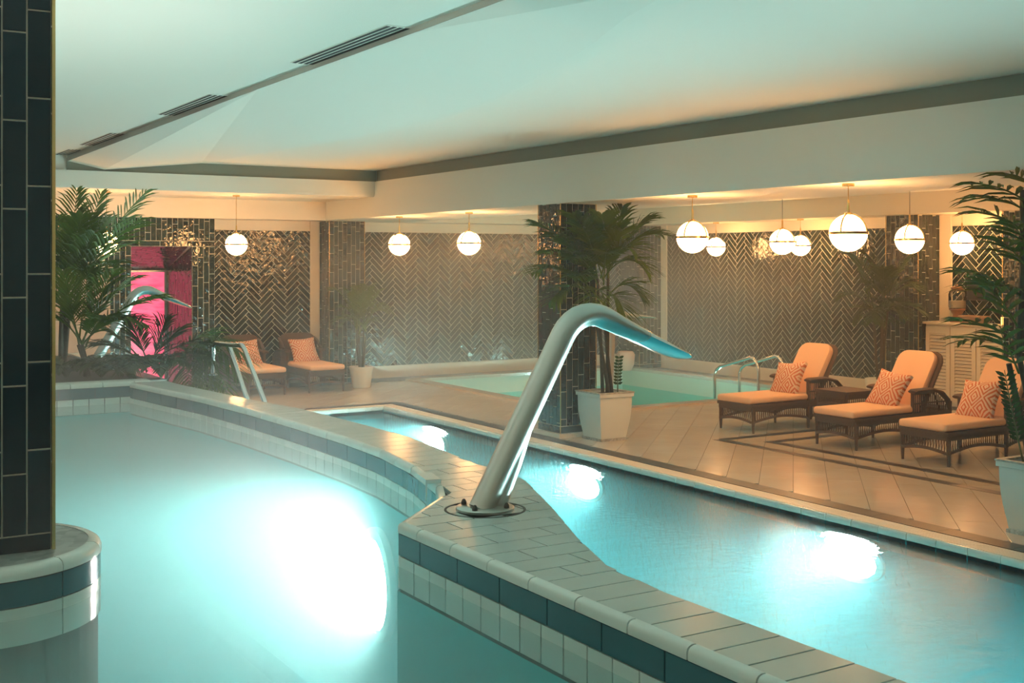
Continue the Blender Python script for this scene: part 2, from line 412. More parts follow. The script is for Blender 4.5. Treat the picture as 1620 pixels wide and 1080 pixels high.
q = MB(); q.box(-4.2, 3.05, -3.2, 15.9, HI + 0.03, HI + 0.15); q.box(3.045, 3.055, -3.2, 15.9, HI - 0.0, HI + 0.1)
q.build('ceiling_panel', 'ceiling_paint', ceiling)
# step edge strip (a plain painted upstand)
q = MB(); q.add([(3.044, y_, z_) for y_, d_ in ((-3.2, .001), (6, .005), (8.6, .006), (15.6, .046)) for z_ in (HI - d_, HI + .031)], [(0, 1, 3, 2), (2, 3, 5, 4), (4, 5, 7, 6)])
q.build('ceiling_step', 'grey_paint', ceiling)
# lower ceilings
q = MB(); q.box(BX + 1.0, WX + 0.2, -3.2, WY + 0.2, REC, REC + 0.1)
struct(q.build('ceiling.001', 'ceiling_paint'), 'recessed ceiling over the sunbed deck')
q = MB(); q.box(-4.2, BX, 15.62, WY + 0.2, REC, REC + 0.1)
struct(q.build('ceiling.002', 'ceiling_paint'), 'recessed ceiling over the far left wall')
# beams
q = MB(); q.box(BX, 8.73, -3.2, 15.6, SOF, BT); q.box(BX, 8.73, 15.6, 17.4, SOF, REC + 0.05); q.box(BX + 0.05, 8.73, -3.2, 15.6, BT, HI + 0.1)
beam = struct(q.build('trim_1', 'ceiling_paint'), 'deep plastered beam along the edge of the pool')
box_obj('taupe_band', (BX + 0.03, BX + 0.06, -3.2, 15.6, BT, HI), 'taupe_paint', beam)  # recessed frieze strip in taupe paint, repeated on the far beam
q = MB(); q.box(-4.2, BX, 15.6, 15.9, REC + 0.02, BT); q.box(-4.2, BX, 15.66, 15.9, BT, HI + 0.2)
beam2 = struct(q.build('trim_2', 'ceiling_paint'), 'plastered beam across the far end of the pools')
box_obj('taupe_band', (3.05, BX + 0.04, 15.63, 15.665, BT, HI + 0.02), 'taupe_paint', beam2)
q = MB(); q.box(-4.2, BX, 17.4, WY, SOF, REC + 0.05); q.box(BX, WX, 17.4, WY, SOF, REC + 0.05); q.box(13.0, WX, -3.2, 17.4, SOF, REC + 0.05)
struct(q.build('trim_3', 'cream_paint'), 'bulkhead along the tiled walls')
# walls
def wall(name, b, m, label): return struct(box_obj(name, b, m), label)
wback = wall('wall_back', (5.3, WX + 0.2, WY, WY + 0.2, -0.2, SOF + 0.3), 'cream_paint', 'far wall of dark green herringbone tiles in cream surrounds')
wright = wall('wall_right', (WX, WX + 0.2, -3.2, WY + 0.2, -0.2, SOF + 0.3), 'cream_paint', 'right wall of dark green herringbone tiles in cream surrounds')
wall('wall_left', (-4.4, -4.2, -3.4, WY + 1.5, -0.4, 3.5), 'cream_paint', 'plain side wall behind the pool')
wall('wall_front', (-4.4, WX + 0.2, -3.4, -3.2, -1.6, 3.5), 'cream_paint', 'plain wall behind the camera')

def panel(parent, F, u0, u1, v0, v1, limit=300, ph=0.0):
    q = MB(); tile_mb(q, [(u0, v0), (u1, v0), (u1, v1), (u0, v1)], 0.004, 0.001, F); q.build('grout_bed', 'grout', parent)
    F2 = F @ Matrix.Translation((0, 0, 0.004))
    lay(parent, herringbone(u0, u1, v0, v1, ph=ph), F2, 'green_tile', limit=limit)
Fback = frame_mat((0, WY, 0), (1, 0, 0), (0, 0, 1))     # normal -Y
panel(wback, Fback, 5.56, 7.21, 0.2, 2.42)
panel(wback, Fback, 8.0, 13.62, 0.2, 2.42, ph=0.1)
Fright = frame_mat((WX, 0, 0), (0, -1, 0), (0, 0, 1))   # normal -X, u = -y
panel(wright, Fright, -16.78, -11.42, 0.2, 2.42, ph=0.15)
panel(wright, Fright, -10.64, -9.76, 0.2, 2.42)
# baseboards and upright trims
q = MB(); q.box(5.53, 7.37, WY - 0.025, WY, 0, 0.19); q.box(8.0, 13.14, WY - 0.025, WY, 0, 0.19); struct(q.build('baseboard_back', 'cream_paint'), 'cream skirting under the far tiles')
q = MB(); q.box(WX - 0.025, WX, 11.42, 16.94, 0, 0.19); q.box(WX - 0.025, WX, 0, 10.84, 0, 0.19); struct(q.build('baseboard_right', 'cream_paint'), 'cream skirting under the right tiles')
struct(box_obj('trim_4', (7.21, 7.37, WY - 0.03, WY, 0.19, SOF), 'cream_paint'), 'cream upright strip beside the far column')
struct(box_obj('trim_5', (WX - 0.03, WX, 16.78, 16.94, 0.19, SOF), 'cream_paint'), 'cream upright strip beside the corner column')
struct(box_obj('trim_6', (WX - 0.03, WX, 10.66, 10.84, 0.19, SOF), 'cream_paint'), 'cream upright strip right of the sideboard column')
struct(box_obj('trim_7', (WX - 0.03, WX, 9.56, 9.75, 0.19, SOF), 'cream_paint'), 'cream upright strip at the end of the small tile panel')

def column(name, x0, x1, y0, y1, z0, z1, label, m='green_tile', sides='wsen', trim='brass', limit=300, base=True, gm='grout'):
    e = 0.008
    root = struct(box_obj(name, (x0 + e, x1 - e, y0 + e, y1 - e, z0, z1), gm), label)
    fr = {'s': (frame_mat((0, y0 + e, 0), (1, 0, 0), (0, 0, 1)), x0, x1), 'w': (frame_mat((x0 + e, 0, 0), (0, -1, 0), (0, 0, 1)), -y1, -y0),
          'e': (frame_mat((x1 - e, 0, 0), (0, 1, 0), (0, 0, 1)), y0, y1), 'n': (frame_mat((0, y1 - e, 0), (-1, 0, 0), (0, 0, 1)), -x1, -x0)}
    for s_ in sides:
        F, a_, b_ = fr[s_]
        zb = z0 + (0.079 if base else 0)
        t = stack(a_ + 0.006, b_ - 0.006, zb, z1, first=random.random())
        if base: t += horiz(stack(z0, z0 + 0.079, a_ + 0.006, b_ - 0.006))
        lay(root, t, F, m, h=0.007)
    if trim:
        for x in (x0, x1):
            for y in (y0, y1):
                if (x, y) in ((x1, y1),): continue
                box_obj('edge_trim', (x - 0.004, x + 0.004, y - 0.004, y + 0.004, z0, z1), trim, root)
    return root
colA = column('column', 7.28, 7.76, 10.80, 11.25, 0.045, SOF, 'dark green tiled column beside the lane pool')
struct(box_obj('trim_8', (7.24, 7.80, 10.76, 11.29, 0.0, 0.045), 'cream_paint'), 'pale foot of the poolside column')
column('column.001', 7.38, 7.99, 17.5, WY, 0.0, SOF, 'dark green tiled pillar on the far wall', sides='wse')
column('column.002', 13.14, WX, 16.95, 17.5, 0.0, SOF, 'dark green tiled pillar near the far right corner', sides='ws')
column('column.003', 13.2, WX, 10.85, 11.41, 0.0, SOF, 'dark green tiled pillar left of the louvred sideboard', sides='ws')
column('column.004', 13.2, WX, 8.95, 9.54, 0.0, SOF, 'dark green tiled pillar at the right edge of the picture', sides='ws')

# wall with the niche and the pink door
NY, DY = 17.5, 18.7
NX0, NX1, NZ = 4.30, 5.19, 2.16
q = MB()
q.box(-4.2, NX0, NY, NY + 0.4, -0.2, SOF); q.box(NX1, 5.53, NY, NY + 0.4, -0.2, SOF); q.box(NX0, NX1, NY, NY + 0.4, NZ, SOF)
q.box(-4.2, 5.53, DY, DY + 0.2, -0.2, SOF)
wn = struct(q.build('wall_far_left', 'grout'), 'dark green tiled wall with a splayed doorway')
Fn = frame_mat((0, NY, 0), (1, 0, 0), (0, 0, 1))
lay(wn, stack(2.6, 5.53, NZ + 0.079, SOF, first=0.4), Fn, 'green_tile', h=0.007)
lay(wn, horiz(stack(NZ, NZ + 0.079, 2.6, 5.53)), Fn, 'green_tile', h=0.007)
lay(wn, stack(NX1, 5.53, 0, NZ, first=0.2) + stack(3.9, NX0, 0, NZ, first=0.7), Fn, 'green_tile', h=0.007)
lay(wn, stack(5.07 - 0.0, 5.08, 0, 0.1), Fn, 'green_tile', h=0.001, limit=1)
# splayed reveal: right side and sloping head
IX0, IX1, IZ = 4.0, 5.13, 1.80
def quad_frame(o, u, v): return frame_mat(o, u, v)
q = MB(); q.add([(NX1, NY, 0), (NX1, NY, NZ), (IX1, DY, IZ), (IX1, DY, 0)], [(0, 1, 2, 3)]); q.add([(NX0 - 0.5, NY, NZ), (NX1, NY, NZ), (IX1, DY, IZ), (IX0 - 0.5, DY, IZ)], [(0, 1, 2, 3)])
q.build('reveal', 'grout', wn)
L_ = math.hypot(IX1 - NX1, DY - NY)
Fr = frame_mat((NX1 - 0.003, NY, 0), (0, 0, 1), (IX1 - NX1, DY - NY, 0)); Fr = frame_mat((IX1 - 0.003, DY, 0), (NX1 - IX1, NY - DY, 0), (0, 0, 1))
lay(wn, [(clip_rect(p, [(0, 0), (L_, 0), (L_, NZ), (0, IZ)]), None) for p, f in stack(0, L_, 0, NZ, first=0.3) if len(clip_rect(p, [(0, 0), (L_, 0), (L_, NZ), (0, IZ)])) > 2], Fr, 'green_tile', h=0.005)
L2 = math.hypot(NZ - IZ, DY - NY)
Fh = frame_mat((0, DY, IZ - 0.003), (1, 0, 0), (0, NY - DY, NZ - IZ))
lay(wn, [(p, None) for p, f in horiz(stack(0, L2, 4.1, NX1 - 0.06, first=0.1))], Fh, 'green_tile', h=0.005)
door = struct(box_obj('door_1', (4.2, 5.10, DY - 0.05, DY - 0.03, 0.0, 1.77), 'pink_glass'), 'glass door glowing pink at the end of the tiled doorway')
q = MB(); q.box(5.09, 5.125, DY - 0.07, DY - 0.02, 0, 1.80); q.box(4.1, 5.09, DY - 0.07, DY - 0.02, 1.77, 1.80); q.build('door_frame', 'satin_steel', door)
q = MB(); q.tube([(4.98, DY - 0.06, 0.62), (4.98, DY - 0.11, 0.64), (4.98, DY - 0.11, 1.0), (4.98, DY - 0.06, 1.02)], 0.012, 6); q.build('door_handle', 'chrome', door)
d2 = struct(box_obj('door_2', (3.15, 4.0, NY - 0.03, NY + 0.01, 0.0, 1.80), 'beige_door'), 'plain beige door half hidden behind the palms')
q = MB(); q.box(3.80, 3.92, NY - 0.05, NY, 1.84, 2.12); q.build('door_plate', 'cream_paint', d2)

# ------------------------------------------------------------------ deck floor
deck = [(7.24, -3.2), (13.0, -3.2), (13.0, 12.5), (8.8, 12.5), (8.8, 17.3), (2.9, 17.3), (2.9, 14.74), (7.24, 14.74)]
q = MB(); q.prism(deck, -0.2, -0.009)
floor = struct(q.build('floor', 'joint'), 'polished beige stone deck laid on the diagonal')
tl = []; TW, TL = 0.294, 0.588; c45 = math.sqrt(.5)
for i in range(-70, 70):
    for j in range(-40, 40):
        p0, q0 = i * TW, j * TL + (0.5 * TL if i % 2 else 0)
        r = [(p0, q0), (p0 + TW, q0), (p0 + TW, q0 + TL), (p0, q0 + TL)]
        g = 0.0015
        r = [(p0 + g, q0 + g), (p0 + TW - g, q0 + g), (p0 + TW - g, q0 + TL - g), (p0 + g, q0 + TL - g)]
        P = [((a_ + b_) * c45, (-a_ + b_) * c45) for a_, b_ in r]
        cxx, cyy = sum(p[0] for p in P) / 4, sum(p[1] for p in P) / 4
        if not (2.3 < cxx < 13.6 and -4 < cyy < 18): continue
        w_ = clip_rect(deck, P)
        if len(w_) > 2 and abs(area(w_)) > 0.003:
            tl.append((w_, None))
Ff = frame_mat((0, 0, -0.006), (1, 0, 0), (0, 1, 0))
vis = [t for t in tl if sum(p[1] for p in t[0]) / len(t[0]) > 4.6]
hid = [t for t in tl if sum(p[1] for p in t[0]) / len(t[0]) <= 4.6]
lay(floor, vis, Ff, 'stone', name='floor_tile', h=0.006, bev=0.0008, tilt=0.0006)
lay(floor, hid, Ff, 'stone', name='floor_tile', h=0.006, bev=0.0008, tilt=0.0006, limit=0)
def strip(name, x0, x1, y0, y1, m='dark_stone', z=0.002, n=None, parent=floor):
    """a stone strip cut into lengths"""
    ln = max(x1 - x0, y1 - y0); n = n or max(1, round(ln / 0.6))
    for i in range(n):
        if y1 - y0 > x1 - x0: b = (x0, x1, y0 + (y1 - y0) * i / n + 0.001, y0 + (y1 - y0) * (i + 1) / n - 0.001)
        else: b = (x0 + (x1 - x0) * i / n + 0.001, x0 + (x1 - x0) * (i + 1) / n - 0.001, y0, y1)
        box_obj(name, (*b, -0.02, z), m, parent)
strip('border_stone', 7.06, 7.235, 2.0, 14.76); strip('border_stone', 2.9, 7.06, 14.60, 14.735)
strip('border_stone', 13.02, WX - 0.03, 2, 16.9, z=0.001); strip('border_stone', 3.0, 13.0, 17.31, WY - 0.03, z=0.001)
strip('inlay_strip', 8.63, 8.75, 3.0, 9.83); strip('inlay_strip', 8.75, 13.0, 9.71, 9.83)
strip('inlay_strip', 8.99, 9.11, 3.0, 9.43); strip('inlay_strip', 9.11, 13.0, 9.31, 9.43)

# ------------------------------------------------------------------ raised pool, divider
ZC, ZW = 0.95, 0.785
Ledge = [(2.0, -3.2), (2.0, 4.08), (2.43, 4.50), (2.60, 5.15), (2.68, 5.7), (2.70, 6.2), (2.69, 7.0), (2.66, 7.8), (2.60, 8.6), (2.50, 9.3), (2.42, 9.9)]
Redge = [(2.29, -3.2), (2.275, 1.9), (2.27, 2.8), (2.31, 3.15), (2.45, 3.52), (2.66, 4.0), (2.88, 4.55), (2.93, 4.78), (2.91, 5.05), (2.97, 5.5), (3.03, 6.0), (3.02, 6.7), (2.98, 7.6), (2.88, 8.2), (2.80, 8.95), (2.74, 9.5), (2.72, 9.9)]
def inset(path, d):
    out = []
    for i, p in enumerate(path):
        a_ = Vector(path[max(i - 1, 0)]); b_ = Vector(path[min(i + 1, len(path) - 1)]); t = (b_ - a_).normalized()
        out.append((p[0] + t.y * d, p[1] - t.x * d))
    return out
Lc = inset(Ledge, 0.03); Lf = inset(Ledge, 0.012)
core = Lf + Redge[::-1]
q = MB(); q.prism([(x, y) for x, y in core][::-1], -1.3, ZC - 0.008)
div = struct(q.build('pool_wall', 'joint'), 'raised tiled wall between the two pools with a wide spout base')
# top tiles (grid on the near part, cross cuts on the curved part)
topreg = (Lc + inset(Redge, -0.004)[::-1])[::-1]
tt = []
rows = [(0.9 + i * 0.1285, i) for i in range(35)]
for y, i in rows:
    if y > 5.15: break
    xs = [1.9, 2.285, 2.54, 2.795, 3.1] if y > 2.9 else [1.9, 3.1]
    if i % 2 and y > 2.9: xs = [1.9, 2.16, 2.41, 2.665, 2.92, 3.1]
    for k in range(len(xs) - 1):
        rc = [(xs[k] + 0.003, y + 0.003), (xs[k + 1] - 0.003, y + 0.003), (xs[k + 1] - 0.003, y + 0.1255), (xs[k] + 0.003, y + 0.1255)]
        w_ = clip_rect(topreg, rc)
        if len(w_) > 2 and abs(area(w_)) > 0.0006: tt.append((w_, None))
y = rows[0][0] + 0.1285 * math.ceil((5.15 - 0.9) / 0.1285)
while y < 9.85:
    rc = [(1.9, y + 0.002), (3.2, y + 0.002), (3.2, y + 0.1265), (1.9, y + 0.1265)]
    w_ = clip_rect(topreg, rc)
    if len(w_) > 2: tt.append((w_, None))
    y += 0.1285
lay(div, tt, frame_mat((0, 0, ZC - 0.006), (1, 0, 0), (0, 1, 0)), 'coping_top', name='cap_tile', h=0.006, bev=0.001, tilt=0.002)
def resample(path, step, start=0.0):
    P = [Vector(p) for p in path]; out = [P[0]]; acc = step - start; 
    for i in range(len(P) - 1):
        a_, b_ = P[i], P[i + 1]; l = (b_ - a_).length; d = acc
        while d < l: out.append(a_ + (b_ - a_) * (d / l)); d += step
        acc = d - l
        if i + 1 < len(P) - 1 and (P[i + 1] - P[i]).angle(P[i + 2] - P[i + 1]) > 0.6:   # break at real corners
            out.append(b_); acc = step
    out.append(P[-1])
    return out
def edge_tiles(parent, path, step, prof, m, name, gap=0.006, start=0.0, side=1, limit=300):
    """prof: list of (offset outward, z); each tile is the profile swept over one step of the path"""
    pts = resample(path, step, start)
    for a_, b_ in zip(pts[:-1], pts[1:]):
        l = (b_ - a_).length
        if l < 0.03: continue
        t = (b_ - a_) / l; nrm = Vector((-t.y, t.x)) * side
        q = MB(); n = len(prof)
        A, B = a_ + t * gap / 2, b_ - t * gap / 2
        v = [(A.x + nrm.x * o, A.y + nrm.y * o, z) for o, z in prof] + [(B.x + nrm.x * o, B.y + nrm.y * o, z) for o, z in prof]
        q.add(v, [(i, i + 1, n + i + 1, n + i) for i in range(n - 1)] + [tuple(range(n - 1, -1, -1)), tuple(range(n, 2 * n))])
        q.build(name, m, parent, smooth=True)
cap_prof = [(-0.032, ZC - 0.02), (-0.032, ZC), (-0.018, ZC), (-0.008, ZC - 0.004), (-0.002, ZC - 0.011), (0.0, ZC - 0.022), (0.0, ZC - 0.038), (-0.012, ZC - 0.038)]
row = [(-0.012, ZC - 0.042), (-0.003, ZC - 0.042), (-0.003, ZC - 0.124), (-0.012, ZC - 0.124)]
row2 = [(-0.012, ZC - 0.128), (-0.003, ZC - 0.128), (-0.003, ZC - 0.25), (-0.012, ZC - 0.25)]
nearL = [p for p in Ledge]; nearL[0] = (2.0, 0.6)
edge_tiles(div, nearL, 0.257, cap_prof, 'coping', 'edge_tile', start=0.02)
edge_tiles(div, nearL, 0.285, row, 'slate_tile', 'band_tile', start=0.12)
edge_tiles(div, nearL, 0.124, row2, 'coping', 'waterline_tile')
# loose-looking coping end piece where the curved wall meets the spout base
q = MB(); q.box(-0.035, 0.035, -0.09, 0.09, 0, 0.018); q.box(-0.035, -0.028, -0.09, -0.083, -0.08, 0.018)
o = q.build('end_tile', 'coping', div); o.location = (2.505, 4.79, ZC + 0.001); o.rotation_euler = (0, 0, math.radians(-14))
# raised basin
q = MB(); q.box(-4.2, 2.9, -3.2, 10.0, -0.45, -0.35); q.box(-4.2, -4.15, -3.2, 9.95, -0.4, ZC); q.box(-4.2, 2.0, -3.2, -3.15, -0.4, ZC); q.box(-4.2, 2.75, 9.92, 9.99, -0.4, 0.7)
lin = inset(Ledge, 0.0)
for a_, b_ in zip(lin[:-1], lin[1:]):
    q.add([(a_[0] - 0.0005, a_[1], -0.4), (b_[0] - 0.0005, b_[1], -0.4), (b_[0] - 0.0005, b_[1], ZC - 0.26), (a_[0] - 0.0005, a_[1], ZC - 0.26)], [(0, 1, 2, 3)])
struct(q.build('pool_basin', 'pool_mosaic'), 'turquoise basin of the raised steaming pool')
wpoly = [(x, max(y, -3.14)) for x, y in inset(Ledge, -0.001)] + [(-4.14, 9.91), (-4.14, -3.14)]
q = MB(); q.prism(wpoly, -0.349, ZW)
wl = q.build('raised_pool_water', 'water_raised'); tag(wl, 'milky turquoise water of the raised pool, glowing white near the spout base', 'water', None, 'stuff')

# planter at the far end of the raised pool
q = MB(); q.box(-4.2, 2.74, 10.02, 13.4, -0.3, 0.92); pl = struct(q.build('planter_wall', 'joint'), 'tiled planter edge at the far end of the raised pool')
box_obj('soil_bed', (-4.1, 2.62, 10.2, 13.3, 0.9, 0.935), 'soil', pl)
PP = [(2.745, 10.015), (-0.2, 10.015)]
edge_tiles(pl, PP, 0.255, [(-0.20, ZC - 0.03), (-0.20, ZC), (-0.02, ZC), (-0.006, ZC - 0.006), (0, ZC - 0.022), (0, ZC - 0.038), (-0.012, ZC - 0.038)], 'coping', 'edge_tile', side=-1 * -1)
edge_tiles(pl, PP, 0.285, row, 'slate_tile', 'band_tile', side=1)
edge_tiles(pl, PP, 0.124, row2, 'coping', 'waterline_tile', side=1)
q = MB(); q.box(2.62, 2.755, 10.02, 13.4, 0.0, ZC); q.build('planter_end', 'coping_top', pl)

# front column on its round plinth
PC = (0.595, 4.5); PR = 0.395
q = MB(); q.lathe([(PR - 0.012, -0.34), (PR - 0.012, ZC - 0.008)], 48, (PC[0], PC[1], 0)); pth = struct(q.build('plinth', 'joint'), 'round tiled plinth standing in the raised pool')
q = MB(); q.lathe([(PR - 0.04, ZC - 0.01), (PR - 0.045, ZC + 0.002), (0, ZC + 0.002)], 48, (PC[0], PC[1], 0)); q.build('pebble_top', 'pebble_mosaic', pth)
def ring_tiles(parent, prof, m, name, n, off):
    for k in range(n):
        a0 = 2 * math.pi * (k + off) / n + 0.006; a1 = 2 * math.pi * (k + 1 + off) / n - 0.006; st = 6; q = MB(); pn = len(prof); v = []
        for s_ in range(st + 1):
            a_ = a0 + (a1 - a0) * s_ / st
            for o_, z in prof: v.append((PC[0] + (PR + o_) * math.cos(a_), PC[1] + (PR + o_) * math.sin(a_), z))
        f = [(s_ * pn + i, s_ * pn + i + 1, (s_ + 1) * pn + i + 1, (s_ + 1) * pn + i) for s_ in range(st) for i in range(pn - 1)]
        f += [tuple(range(pn)), tuple(range(st * pn + pn - 1, st * pn - 1, -1))]
        q.add(v, f); q.build(name, m, parent, smooth=True)
ring_tiles(pth, [(-0.045, ZC - 0.02), (-0.045, ZC + 0.004), (-0.02, ZC + 0.003), (-0.006, ZC - 0.006), (0, ZC - 0.02), (0, ZC - 0.038), (-0.012, ZC - 0.038)], 'coping', 'edge_tile', 10, 0.37)
ring_tiles(pth, row, 'slate_tile', 'band_tile', 10, 0.37)
ring_tiles(pth, row2, 'coping', 'waterline_tile', 10, 0.37)
# column shaft: tile columns aligned with the photograph
x0, x1, y0, y1, z0, z1 = 0.375, 0.800, 4.32, 4.70, ZC, HI + 0.04
fc = struct(box_obj('column.005', (x0 + .008, x1 - .008, y0 + .008, y1 - .008, z0, z1), 'grout'), 'dark blue green tiled column in the left foreground')
Fs = frame_mat((0, y0 + 0.008, 0), (1, 0, 0), (0, 0, 1)); tl = []
TL_, g = 0.302, 0.0031
zb = z0 + 0.06
for i in range(5):
    b_ = 0.792 - i * 0.0795; a_ = b_ - 0.0795
    v = z0 - 0.09 if i % 2 else z0 - 0.245 + 0.0
    v = zb - TL_ + ((0.045 if i % 2 == 0 else 0.0) + (0.245 if i % 2 == 0 else 0.21))
    while v < z1:
        c_, d_ = max(v, zb), min(v + TL_, z1)
        if d_ - c_ > 0.01: tl.append(([(a_ + g, c_ + g), (b_ - g, c_ + g), (b_ - g, d_ - g), (a_ + g, d_ - g)], None))
        v += TL_
tl.append(([(0.40, z0 + g), (0.792 - g, z0 + g), (0.792 - g, zb - g), (0.40, zb - g)], None))
lay(fc, tl, Fs, 'navy_tile', h=0.007, tilt=0.004)
for s_, F, a_, b_ in (('e', frame_mat((x1 - 0.008, 0, 0), (0, 1, 0), (0, 0, 1)), y0, y1), ('w', frame_mat((x0 + 0.008, 0, 0), (0, -1, 0), (0, 0, 1)), -y1, -y0), ('n', frame_mat((0, y1 - 0.008, 0), (-1, 0, 0), (0, 0, 1)), -x1, -x0)):
    lay(fc, stack(a_ + 0.005, b_ - 0.005, z0, z1), F, 'navy_tile', h=0.007, tilt=0.004)
box_obj('edge_trim', (x1 - 0.007, x1 + 0.004, y0 - 0.004, y0 + 0.006, z0, z1), 'brass', fc)

# ------------------------------------------------------------------ lane pool
RZ = -0.08
q = MB(); q.box(2.0, 6.85, -3.2, 14.40, -1.35, -1.25); q.box(6.852, 7.06, -3.2, 14.60, -1.3, -0.052); q.box(2.7, 6.86, 14.402, 14.60, -1.3, -0.052); q.box(2.28, 2.285, -3.2, 14.5, -1.3, -0.2)
bas = struct(q.build('pool_basin.001', 'lane_mosaic'), 'turquoise basin of the lane pool')
lp = [(6.852, 14.402), (6.852, 0.0)]
cprof = [(-0.03, -0.055), (-0.03, -0.002), (-0.012, -0.002), (-0.003, -0.010), (0.0, -0.03), (0.0, -0.16), (-0.012, -0.16)]
edge_tiles(bas, [(6.852, 0.6), (6.852, 14.402)], 0.257, cprof, 'coping', 'edge_tile', side=1)
edge_tiles(bas, [(6.852, 14.402), (2.9, 14.402)], 0.257, cprof, 'coping', 'edge_tile', side=1)
q = MB()
yy = 1.0
while yy < 14.58:
    q.box(6.885, 7.055, yy, yy + 0.0195, -0.03, -0.001); yy += 0.024
xx = 2.95
while xx < 6.87:
    q.box(xx, xx + 0.0195, 14.435, 14.595, -0.03, -0.001); xx += 0.024
gr = q.build('overflow_grating', 'white_grating'); tag(gr, 'white slatted overflow grating along the lane pool edge', 'grating', None, 'stuff')
box_obj('grating_rail', (6.883, 6.89, -3, 14.43, -0.03, 0.0), 'white_grating', bas)
lane = [(x + 0.001, y) for x, y in Redge] + [(2.775, 14.39), (6.848, 14.39), (6.848, -3.19)]; lane[0] = (2.291, -3.19)
q = MB(); q.prism(lane[::-1], -1.249, RZ)
tag(q.build('lane_pool_water', 'water_lane'), 'rippled bright turquoise water of the lane pool', 'water', None, 'stuff')
# plunge pool
q = MB(); q.box(8.8, 13.0, 12.5, 17.28, -0.85, -0.8); q.box(8.78, 8.8, 12.48, 17.3, -0.85, -0.0); q.box(13.0, 13.02, 12.48, 17.3, -0.85, 0); q.box(8.8, 13.0, 12.48, 12.5, -0.85, 0); q.box(8.8, 13.0, 17.28, 17.3, -0.85, 0)
_q = MB(); _q.box(8.81, 12.99, 12.51, 17.27, -0.8, -0.795)
pb = struct(q.build('pool_basin.002', 'plunge_mosaic'), 'cream basin of the small plunge pool')
_q.build('basin_floor', 'pool_mosaic', pb)
def rim(x0, x1, y0, y1):
    n = max(1, round(max(x1 - x0, y1 - y0) / 0.5))
    for i in range(n):
        if y1 - y0 > x1 - x0: b = (x0, x1, y0 + (y1 - y0) * i / n + .002, y0 + (y1 - y0) * (i + 1) / n - .002)
        else: b = (x0 + (x1 - x0) * i / n + .002, x0 + (x1 - x0) * (i + 1) / n - .002, y0, y1)
        box_obj('rim_stone', (*b, -0.02, 0.03), 'stone', pb)
rim(8.62, 8.82, 12.32, 17.3); rim(8.82, 13.0, 12.32, 12.52); rim(12.95, 13.15, 12.32, 17.3); rim(8.82, 12.95, 17.2, 17.36)
q = MB(); q.prism([(8.8, 12.5), (13.0, 12.5), (13.0, 17.28), (8.8, 17.28)], -0.799, -0.30)
tag(q.build('plunge_pool_water', 'water_plunge'), 'pale aqua water of the small plunge pool behind the column', 'water', None, 'stuff')

# underwater lights (round lamps in the pool walls, some added as unseen fill)
def pool_lamp(p, nrm, r, m, label, grp, sx=1.0):
    root = empty('underwater_lamp', p, label, 'lamp', grp)
    M = Vector(nrm).normalized().to_track_quat('Z', 'Y').to_matrix().to_4x4(); root.rotation_euler = M.to_euler(); root.scale = (sx, 1, 1)
    q = MB(); q.lathe([(r * 1.22, -0.03), (r * 1.22, 0.006), (r * 1.0, 0.012), (r * 1.0, 0.004)], 24); q.build('housing', 'satin_steel', root, True)
    q = MB(); q.lathe([(r, 0.002), (r * 0.7, 0.016), (0, 0.022)], 16); q.build('lens', m, root, True)
    return root
for y_, lb in ((12.9, 'farthest round white lamp glowing under the lane pool water'), (9.7, 'round white lamp under the lane pool water right of the swan neck spout'), (6.24, 'nearest round white lamp under the lane pool water by the deck'), (2.9, 'white lamp under the lane pool water beyond the right edge of the picture')):
    pool_lamp((6.83, y_, -0.30), (-1, 0, 0), 0.13, 'lens_right', lb, 'lamps in the deck side of the lane pool', 2.0)
pool_lamp((2.615, 5.60, 0.27), (-1, 0.15, 0), 0.24, 'lens_left', 'dazzling white lamp under the raised pool water on the curved wall', 'lamps in the raised pool')
for y_, lb in ((0.5, 'near'), (4.2, 'middle'), (7.9, 'far')):
    pool_lamp((-4.10, y_, 0.56), (1, 0, 0), 0.16, 'lens_fill', 'added fill lamp under the raised pool water, unseen beyond the left edge, %s one' % lb, 'lamps in the raised pool')  # out of view, added to brighten the ceiling
pool_lamp((12.96, 14.0, -0.5), (-1, 0, 0), 0.12, 'lens_plunge', 'lamp under the plunge pool water', 'lamps in the plunge pool')
pool_lamp((10.6, 12.53, -0.5), (0, 1, 0), 0.12, 'lens_plunge', 'added fill lamp under the plunge pool water, unseen on its near side', 'lamps in the plunge pool')  # extra lamp put in to brighten the dull plunge pool

# ------------------------------------------------------------------ ceiling vents
ZL = HI + 0.03
def vent(y0, y1, lb):
    root = empty('ceiling_vent', (2.97, (y0 + y1) / 2, ZL), lb, 'vent', 'slot vents along the ceiling step')
    h = (y1 - y0) / 2
    q = MB(); q.box(-0.078, 0.078, -h - 0.02, h + 0.02, -0.004, 0.02); q.build('frame', 'ceiling_paint', root)
    for k in range(4):
        x = -0.060 + k * 0.040
        box_obj('slot', (x - 0.012, x + 0.012, -h, h, -0.006, -0.002), 'slot_black', root)
vent(6.05, 7.5, 'nearest black slot vent in the white ceiling')
vent(9.3, 10.8, 'second nearest black slot vent in the ceiling')
vent(12.65, 14.1, 'third slot vent in the ceiling, towards the far beam')
vent(14.75, 15.55, 'farthest slot vent, partly behind the front column')

